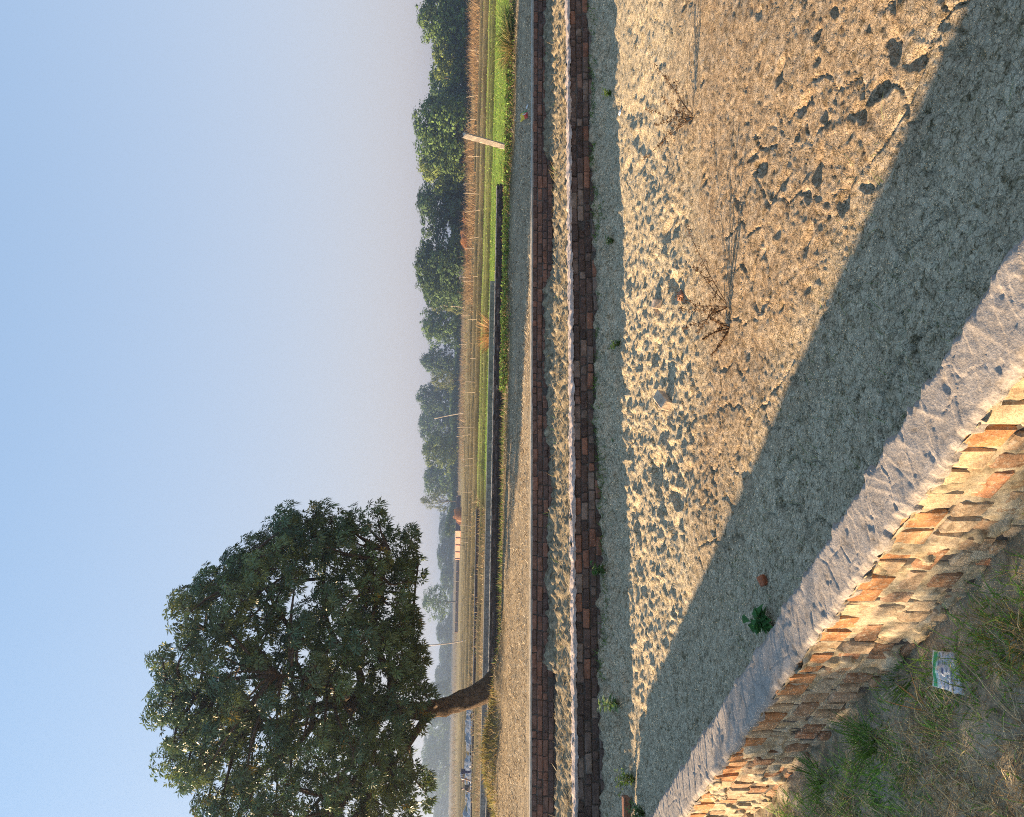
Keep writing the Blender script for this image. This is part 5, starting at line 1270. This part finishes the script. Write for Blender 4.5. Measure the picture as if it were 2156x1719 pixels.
# unseen shrubs, added outside the left edge to shade the near wall
def shrub(label, loc, r3, n, seed, leaf=0.07):
    r = np.random.default_rng(seed); root = empty('shade_shrub', loc); tag(root, label, 'shrub', 'unseen shrubs added for shade')
    tb = []
    for k in range(10):
        e = rand_unit(1, r)[0]; e[2] = abs(e[2]) + 0.3; e = e * np.array(r3) * 0.8
        tb.append(tube(spline([(0, 0, -0.05), e * 0.5 + r.normal(0, 0.05, 3), e], 7), np.linspace(0.025, 0.006, 7), 5))
    V, F = merge_tubes(tb); mk('branches', np_mesh('branches', V, F), M['bark'], root)
    d = rand_unit(n, r); P = d * np.cbrt(r.uniform(0.15, 1, (n, 1))) * np.array(r3) * (1 + 0.15 * np.sin(d[:, :1] * 7 + seed)) + np.array([0, 0, r3[2]])
    V, Fs, C = leaves(P, rand_unit(n, r), rand_unit(n, r), r.uniform(0.6, 1.2, n) * leaf, r.uniform(0.3, 0.5, n) * leaf, pick([G1, G2, G3], n, r))
    o = mk('foliage', np_mesh('foliage', V, Fs, C), M['leaf'], root); o['kind'] = 'stuff'
shrub('taller unseen leafy shrub, added beyond the left edge to shade the wall', (-5.55, 3.68, -0.55), (0.50, 0.42, 1.1), 9000, 51)
shrub('lower unseen leafy shrub, added nearer the camera to shade the wall foot', (-4.9, 2.75, -0.55), (0.6, 0.6, 0.90), 9000, 52)

# tussock of long dry stalks, and seed stalks, on the bank
def bank_at(px, py):
    """point of the bank surface under a picture point"""
    p = hit(px, py, -0.3)
    for _ in range(6):
        d = p - NO; s_ = d.x * NT.x + d.y * NT.y; n_ = -WN + 0.02 - (d.x * NN.x + d.y * NN.y)
        p = hit(px, py, float(bank_h(np.array([s_]), np.array([max(n_, 0.0)]))[0]))
    return p
def bank_tuft(name, label, px, py, h, n, lean, cols, tips, seed, w=(0.002, 0.0035), rad=0.03, group=None, cat='grass tuft'):
    r = np.random.default_rng(seed); b = bank_at(px, py); a = r.uniform(0, 6.28, n); q = rad * np.sqrt(r.uniform(0, 1, n))
    P = np.stack([np.cos(a) * q, np.sin(a) * q, np.full(n, -0.005)], 1)
    V, Fs, C = blades(P, r.uniform(0.5, 1.1, n) * h, r.uniform(*w, n), a + r.normal(0, 0.3, n), r.uniform(*lean, n), r.uniform(0.0, 0.35, n), pick(cols, n, r), 4, pick(tips, n, r))
    return tag(mk(name, np_mesh(name, V, Fs, C), M['straw'], None, loc=b), label, cat, group)
bank_tuft('dry_tussock', 'tussock of long pale dry stalks in the left bottom corner of the bank', 2150, 1535, 0.26, 70, (0.5, 1.35), [(0.34, 0.28, 0.17), (0.42, 0.36, 0.24)], [(0.46, 0.40, 0.27)], 61)
bank_tuft('green_tuft', 'bright green grass tuft on the bank below the wrapper', 1830, 1560, 0.15, 90, (0.2, 1.0), GREENS, LG, 62, (0.004, 0.007), 0.05, 'green tufts on the bank')
bank_tuft('green_tuft', 'bright green grass tuft right beside the wrapper', 1905, 1425, 0.13, 70, (0.2, 1.0), GREENS, LG, 63, (0.004, 0.007), 0.05, 'green tufts on the bank')
bank_tuft('green_tuft', 'green grass tuft at the foot of the brick face, farthest left', 1725, 1640, 0.13, 80, (0.2, 1.0), GREENS, LG, 64, (0.004, 0.007), 0.05, 'green tufts on the bank')
bank_tuft('seed_stalks', 'two orange seed stalks standing near the wrapper', 1955, 1500, 0.2, 5, (0.5, 0.8), [(0.40, 0.25, 0.09)], [(0.45, 0.2, 0.07)], 65, (0.004, 0.007), 0.02, None, 'seed stalk')
bank_tuft('yellow_grass', 'patch of yellowed grass above the wrapper at the right border of the bank', 2115, 1345, 0.08, 260, (0.4, 1.3), [(0.36, 0.26, 0.07), (0.28, 0.2, 0.06)], [(0.46, 0.33, 0.1)], 66, (0.002, 0.004), 0.10)

# ------------------------------------------------------------------ loose bricks
def loose_brick(label, p, dims, rot, mat, seed, group='loose bricks on the mud'):
    me = brick_mesh('brick_body', *dims, seed, 0.009, 0.008); me.materials.append(mat)
    o = mk('loose_brick', me, None, None, loc=p, rot=rot); return tag(o, label, 'brick', group)
M['brick_pale'] = brick_mat('brick_pale', [(0.0, (0.52, 0.38, 0.26)), (1.0, (0.55, 0.42, 0.30))], mort=(0.6, 0.52, 0.4), mfac=0.7)
M['brick_red'] = brick_mat('brick_red', [(0.0, (0.40, 0.13, 0.06)), (1.0, (0.45, 0.15, 0.07))], mfac=0.2)
M['brick_loose'] = brick_mat('brick_loose', [(0.0, (0.32, 0.15, 0.09)), (1.0, (0.34, 0.16, 0.1))], mfac=0.3)
p = on_floor(1402, 843); p.z += 0.03; loose_brick('pale lit brick half sunk in the clods of the far mud', p, (0.24, 0.11, 0.10), (0.35, -0.2, 1.0), M['brick_pale'], 101)
p = on_floor(1386, 640); p.z += 0.02; loose_brick('pale brick lying near the twigs of the sprawling dead weed', p, (0.22, 0.10, 0.08), (0.1, 0.15, 1.45), M['brick_pale'], 102)
p = on_floor(1437, 622); p.z += 0.015; loose_brick('small pinkish brick piece right of the sprawling dead weed', p, (0.10, 0.08, 0.06), (0.1, 0.2, 0.7), M['brick_loose'], 103)
p = on_floor(1612, 1222); p.z += 0.02; loose_brick('broken red brick piece on the shaded mud near the plastered wall', p, (0.08, 0.07, 0.055), (0.25, -0.3, 0.5), M['brick_red'], 104)
p = wall_foot(1287, 1688); p.y -= 0.12; p.z = floor_z(p.x, p.y) + 0.05; loose_brick('whole red brick lying on its side at the foot of the pond wall', p, (0.24, 0.11, 0.075), (0.05, 0.03, 0.25), M['brick_loose'], 105)

# ------------------------------------------------------------------ litter
def wrapper(name, label, loc, rot, w, h, th, seed, paint, mat, group=None):
    """crumpled film pouch: two sheets sewn at the rim"""
    r = np.random.default_rng(seed); nu, nv = 34, 26
    U_, W_ = np.meshgrid(np.linspace(-1, 1, nu), np.linspace(-1, 1, nv))
    ex = 1 + 0.28 * fbm(U_ * 1.1 + 3, W_ * 1.1, 2, seed); bul = np.sqrt(np.clip((1 - U_ ** 2) * (1 - W_ ** 2), 0, 1))
    cr_ = 0.9 * fbm(U_ * 3.5, W_ * 2.5, 3, seed + 1) + 0.7 * np.abs(fbm(U_ * 7, W_ * 1.5, 2, seed + 2))
    X_ = U_ * w / 2 * ex * (1 - 0.08 * W_); Y_ = W_ * h / 2 * ex; zc = 0.25 * th * fbm(U_ * 1.5, W_ * 1.5, 2, seed + 3)
    A = np.stack([X_, Y_, zc + th * bul * (0.6 + cr_)], -1).reshape(-1, 3); B = np.stack([X_, Y_, zc - th * 0.25 * bul - 0.0008], -1).reshape(-1, 3)
    F = grid_faces(nv, nu); col = paint(U_, W_).reshape(-1, 3)
    V = np.concatenate([A, B]); FF = np.concatenate([F, F[:, ::-1] + len(A)])
    return tag(mk(name, np_mesh(name, V, FF, np.concatenate([col, col * 0.8]), smooth=True), mat, None, loc=loc, rot=rot), label, 'wrapper', group)
mt, nt, bs = mat_new('film'); nt.links.new(attr_col(nt), bs.inputs['Base Color']); bs.inputs['Roughness'].default_value = 0.35; bs.inputs['Specular IOR Level'].default_value = 0.5
def paint_pouch(U, W):
    c_ = np.zeros(U.shape + (3,)) + np.array((0.60, 0.62, 0.66))
    lines = ((np.abs(np.sin(U * 11 + 0.4)) > 0.93) & (fbm(U * 3, W * 9, 2, 71) > -0.05))[..., None]
    c_ = np.where(lines, np.array((0.14, 0.17, 0.30)), c_)
    c_ = np.where((U < -0.62)[..., None], np.array((0.06, 0.36, 0.13)), c_)
    c_ = np.where(((U > -0.62) & (U < -0.5))[..., None], np.array((0.55, 0.70, 0.62)), c_)
    return np.where((np.maximum(np.abs(U), np.abs(W)) > 0.93)[..., None], np.array((0.62, 0.64, 0.6)), c_)
p = bank_at(2008, 1412); p.z += 0.025
# its long side follows the picture's upright, green edge to the top
zv = Vector((0.15, -0.75, 0.8)).normalized(); yv = (Vector((1, 0.1, 0)) - zv * zv.dot(Vector((1, 0.1, 0)))).normalized(); xv = yv.cross(zv)
rot_ = Matrix((xv, yv, zv)).transposed().to_euler()
wrapper('foil_pouch', 'crumpled white and green plastic pouch lying in the grass of the bank', p, rot_, 0.085, 0.12, 0.022, 81, paint_pouch, mt)
def paint_snack(U, W):
    c_ = np.zeros(U.shape + (3,)) + np.array((0.62, 0.06, 0.04))
    c_ = np.where((W > 0.1)[..., None], np.array((0.75, 0.55, 0.04)), c_)
    c_ = np.where((U > 0.45)[..., None], np.array((0.06, 0.38, 0.12)), c_)
    return np.where(((np.abs(U) < 0.2) & (np.abs(W) < 0.5))[..., None], np.array((0.75, 0.7, 0.6)), c_)
p = hit(1107, 243, 0.02); p.z = land_z(p.x, p.y) + 0.03
wrapper('snack_packet', 'bright red, yellow and green snack packet lying on the shaded path', p, (0.9, 0.1, 0.5), 0.28, 0.22, 0.05, 82, paint_snack, mt)
def paint_white(U, W): return np.zeros(U.shape + (3,)) + np.array((0.72, 0.72, 0.70))
p = hit(1109, 224, 0.02); p.z = land_z(p.x, p.y) + 0.02
wrapper('white_scrap', 'small white plastic scrap right of the snack packet', p, (0.4, 0.1, 0.5), 0.09, 0.08, 0.02, 83, paint_white, mt)
p = hit(1280, 235, -0.6); p.z = floor_z(p.x, p.y) + 0.01
wrapper('white_scrap', 'white plastic scrap on the mud below the pond wall at the right', p, (0.2, 0.1, 0.9), 0.12, 0.08, 0.02, 84, paint_white, mt)

# ------------------------------------------------------------------ two people at work on the far plot
def skin_fig(name, joints, edges, mat, parent, sub=1, root_i=0):
    me = bpy.data.meshes.new(name); me.from_pydata([j[0] for j in joints], edges, [])
    o = mk(name, me, mat, parent)
    md = o.modifiers.new('Skin', 'SKIN'); 
    for i, j in enumerate(joints):
        sv = me.skin_vertices[0].data[i]; sv.radius = (j[1], j[1]); sv.use_root = (i == root_i)
    md2 = o.modifiers.new('Sub', 'SUBSURF'); md2.levels = sub; md2.render_levels = sub
    for p_ in me.polygons: p_.use_smooth = True
    md.use_smooth_shade = True
    return o
def flat_mat(name, col, rough=0.9):
    mt, nt, bs = mat_new(name); bs.inputs['Base Color'].default_value = (*col, 1); bs.inputs['Roughness'].default_value = rough
    n_ = n_noise(nt, 9, 3, 0.6, coords(nt)); r_ = n_ramp(nt, n_.outputs[0], [(0.3, tuple(c * 0.8 for c in col)), (0.7, tuple(min(1, c * 1.15) for c in col))])
    nt.links.new(r_.outputs[0], bs.inputs['Base Color']); return mt
SKIN = flat_mat('skin', (0.30, 0.16, 0.10), 0.6); HAIR = flat_mat('hair', (0.015, 0.012, 0.01), 0.5)
mt_s, nt, bs = mat_new('striped_shirt')
wv = nt.nodes.new('ShaderNodeTexWave'); wv.inputs['Scale'].default_value = 2.6; wv.bands_direction = 'X'; nt.links.new(coords(nt), wv.inputs[0])
r_ = n_ramp(nt, wv.outputs[0], [(0.45, (0.03, 0.03, 0.04)), (0.55, (0.62, 0.60, 0.60))]); nt.links.new(r_.outputs[0], bs.inputs['Base Color'])
NAVY = flat_mat('navy', (0.02, 0.025, 0.10)); BLACK = flat_mat('black_cloth', (0.02, 0.02, 0.025))
def person(label, loc, rz, P, top_mat, leg_mat, seed):
    """P: joint positions of a bent or crouching figure; x is the facing direction"""
    root = empty('person', loc, rz); tag(root, label, 'person', 'people at work on the far plot')
    J, E = [], []
    def add(p_, r_): J.append((tuple(p_), r_)); return len(J) - 1
    pel = add(P['pelvis'], 0.15); sp1 = add(P['waist'], 0.135); ch = add(P['chest'], 0.155); nk = add(P['neck'], 0.06); hd = add(P['head'], 0.085); hd2 = add(P['crown'], 0.095)
    E += [(pel, sp1), (sp1, ch), (ch, nk), (nk, hd), (hd, hd2)]
    limbs_ = []
    for sd in (-1, 1):
        y_ = 0.19 * sd; S = np.array(P['chest']) + np.array([0.02, y_, 0.03]); El = np.array(P['elbow']) + np.array([0, y_, 0]); Wr = np.array(P['wrist']) + np.array([0, y_ * 0.8, 0])
        a = add(S, 0.06); b = add(El, 0.045); c_ = add(Wr, 0.032); pl = add(Wr + np.array([0.03, 0, -0.06]), 0.036)
        E += [(ch, a), (a, b), (b, c_), (c_, pl)]
        for k in range(4):
            f0 = Wr + np.array([0.04, (k - 1.5) * 0.02, -0.10]); i1 = add(f0, 0.010); i2 = add(f0 + np.array([0.012, 0, -0.035 - 0.006 * (1.5 - abs(k - 1.5))]), 0.008)
            E += [(pl, i1), (i1, i2)]
        i1 = add(Wr + np.array([0.07, -0.03 * sd, -0.06]), 0.011); E.append((pl, i1))
        Hp = np.array(P['pelvis']) + np.array([0, 0.10 * sd, -0.02]); Kn = np.array(P['knee']) + np.array([0, 0.13 * sd, 0]); An = np.array(P['ankle']) + np.array([0, 0.13 * sd, 0])
        a = add(Hp, 0.10); b = add(Kn, 0.065); c_ = add(An, 0.042); t_ = add(An + np.array([0.16, 0, -0.05]), 0.035)
        E += [(pel, a), (a, b), (b, c_), (c_, t_)]
        limbs_.append((S, El, Hp, Kn, An))
    body = skin_fig('body', J, E, SKIN, root)
    # clothes as children
    TJ = [(tuple(P['pelvis']), 0.165), (tuple(P['waist']), 0.155), (tuple(P['chest']), 0.175), (tuple(np.array(P['neck']) * 0.75 + np.array(P['chest']) * 0.25), 0.07)]; TE = [(0, 1), (1, 2), (2, 3)]
    LJ = [(tuple(P['pelvis']), 0.172)]; LE = []
    for (S, El, Hp, Kn, An) in limbs_:
        n0 = len(TJ); TJ += [(tuple(S), 0.078), (tuple(S * 0.35 + El * 0.65), 0.062)]; TE += [(2, n0), (n0, n0 + 1)]
        n0 = len(LJ); LJ += [(tuple(Hp), 0.118), (tuple(Kn), 0.085), (tuple(An + np.array([0, 0, 0.03])), 0.062)]; LE += [(0, n0), (n0, n0 + 1), (n0 + 1, n0 + 2)]
    skin_fig('shirt', TJ, TE, top_mat, root); skin_fig('trousers', LJ, LE, leg_mat, root)
    hd_ = np.array(P['head']); cw = np.array(P['crown'])
    hr = skin_fig('hair', [(tuple(cw * 0.75 + hd_ * 0.25 + np.array([-0.03, 0, 0.01])), 0.098), (tuple(cw + np.array([-0.01, 0, 0.02])), 0.095)], [(0, 1)], HAIR, body)
    ax = (cw - hd_); ax = ax / np.linalg.norm(ax); fw = np.array([ax[2], 0, -ax[0]])
    nose = skin_fig('nose', [(tuple(hd_ * 0.5 + cw * 0.5 + fw * 0.09), 0.014), (tuple(hd_ * 0.7 + cw * 0.3 + fw * 0.105), 0.018)], [(0, 1)], SKIN, body)
    for sd in (-1, 1): skin_fig('eye', [(tuple(hd_ * 0.42 + cw * 0.58 + fw * 0.088 + np.array([0, 0.034 * sd, 0])), 0.010), (tuple(hd_ * 0.42 + cw * 0.58 + fw * 0.094 + np.array([0, 0.034 * sd, 0])), 0.009)], [(0, 1)], HAIR, body)
    return root
bent = dict(pelvis=(-0.18, 0, 0.86), waist=(0.0, 0, 0.94), chest=(0.30, 0, 0.88), neck=(0.47, 0, 0.86), head=(0.56, 0, 0.84), crown=(0.66, 0, 0.80), elbow=(0.42, 0, 0.58), wrist=(0.50, 0, 0.34), knee=(-0.08, 0, 0.46), ankle=(-0.18, 0, 0.07))
squat = dict(pelvis=(-0.14, 0, 0.22), waist=(-0.06, 0, 0.38), chest=(0.08, 0, 0.60), neck=(0.15, 0, 0.76), head=(0.20, 0, 0.84), crown=(0.22, 0, 0.95), elbow=(0.30, 0, 0.40), wrist=(0.46, 0, 0.28), knee=(0.26, 0, 0.46), ankle=(0.02, 0, 0.07))
def on_plot(px, py, D):
    p = at(px, py, D); p.z = land_z(p.x, p.y); return p
person('person in striped shirt and navy trousers bending over the plot', on_plot(990, 1628, 60.5), math.pi + 0.3, bent, mt_s, NAVY, 1)
person('person in black crouching left of the bending one', on_plot(990, 1656, 61.5), math.pi - 0.5, squat, BLACK, BLACK, 2)
p = on_plot(991, 1609, 60); p.z += 0.0
bm = bmesh.new(); bmesh.ops.create_cone(bm, cap_ends=True, segments=16, radius1=0.16, radius2=0.21, depth=0.34)
bmesh.ops.translate(bm, vec=(0, 0, 0.17), verts=bm.verts); tf = [f for f in bm.faces if f.normal.z > 0.9]
r_ = bmesh.ops.inset_region(bm, faces=tf, thickness=0.015); bmesh.ops.translate(bm, vec=(0, 0, -0.28), verts=tf[0].verts)
me = bpy.data.meshes.new('bucket'); bm.to_mesh(me); bm.free()
bk2 = mk('white_bucket', me, flat_mat('white_plastic', (0.75, 0.74, 0.72), 0.4), None, loc=p); tag(bk2, 'white bucket standing right of the bending person', 'bucket')
p = on_plot(991, 1652, 59.6); p.z += 0.12
wrapper('white_sack', 'white sack lying in front of the crouching person', p, (0.2, 0, 0.2), 0.9, 0.6, 0.16, 85, paint_white, mt)

# ------------------------------------------------------------------ haze
bm = bmesh.new(); bmesh.ops.create_cube(bm, size=1)
bmesh.ops.scale(bm, vec=(6000, 1900, 29), verts=bm.verts); bmesh.ops.translate(bm, vec=(0, 850, 14.5 - 3.0), verts=bm.verts)
me = bpy.data.meshes.new('haze'); bm.to_mesh(me); bm.free()
hm = bpy.data.materials.new('haze'); hm.use_nodes = True; nt = hm.node_tree; nt.nodes.clear()
out = nt.nodes.new('ShaderNodeOutputMaterial'); pv = nt.nodes.new('ShaderNodeVolumePrincipled')
pv.inputs['Color'].default_value = (0.56, 0.73, 1.0, 1); pv.inputs['Density'].default_value = 0.0010; pv.inputs['Anisotropy'].default_value = 0.75
nt.links.new(pv.outputs[0], out.inputs['Volume'])
tag(mk('haze', me, hm), 'thin blue-grey winter haze over the fields', 'haze', kind='stuff')
print('TRIS', sum(sum(len(p_.vertices) - 2 for p_ in m_.polygons) for m_ in bpy.data.meshes))
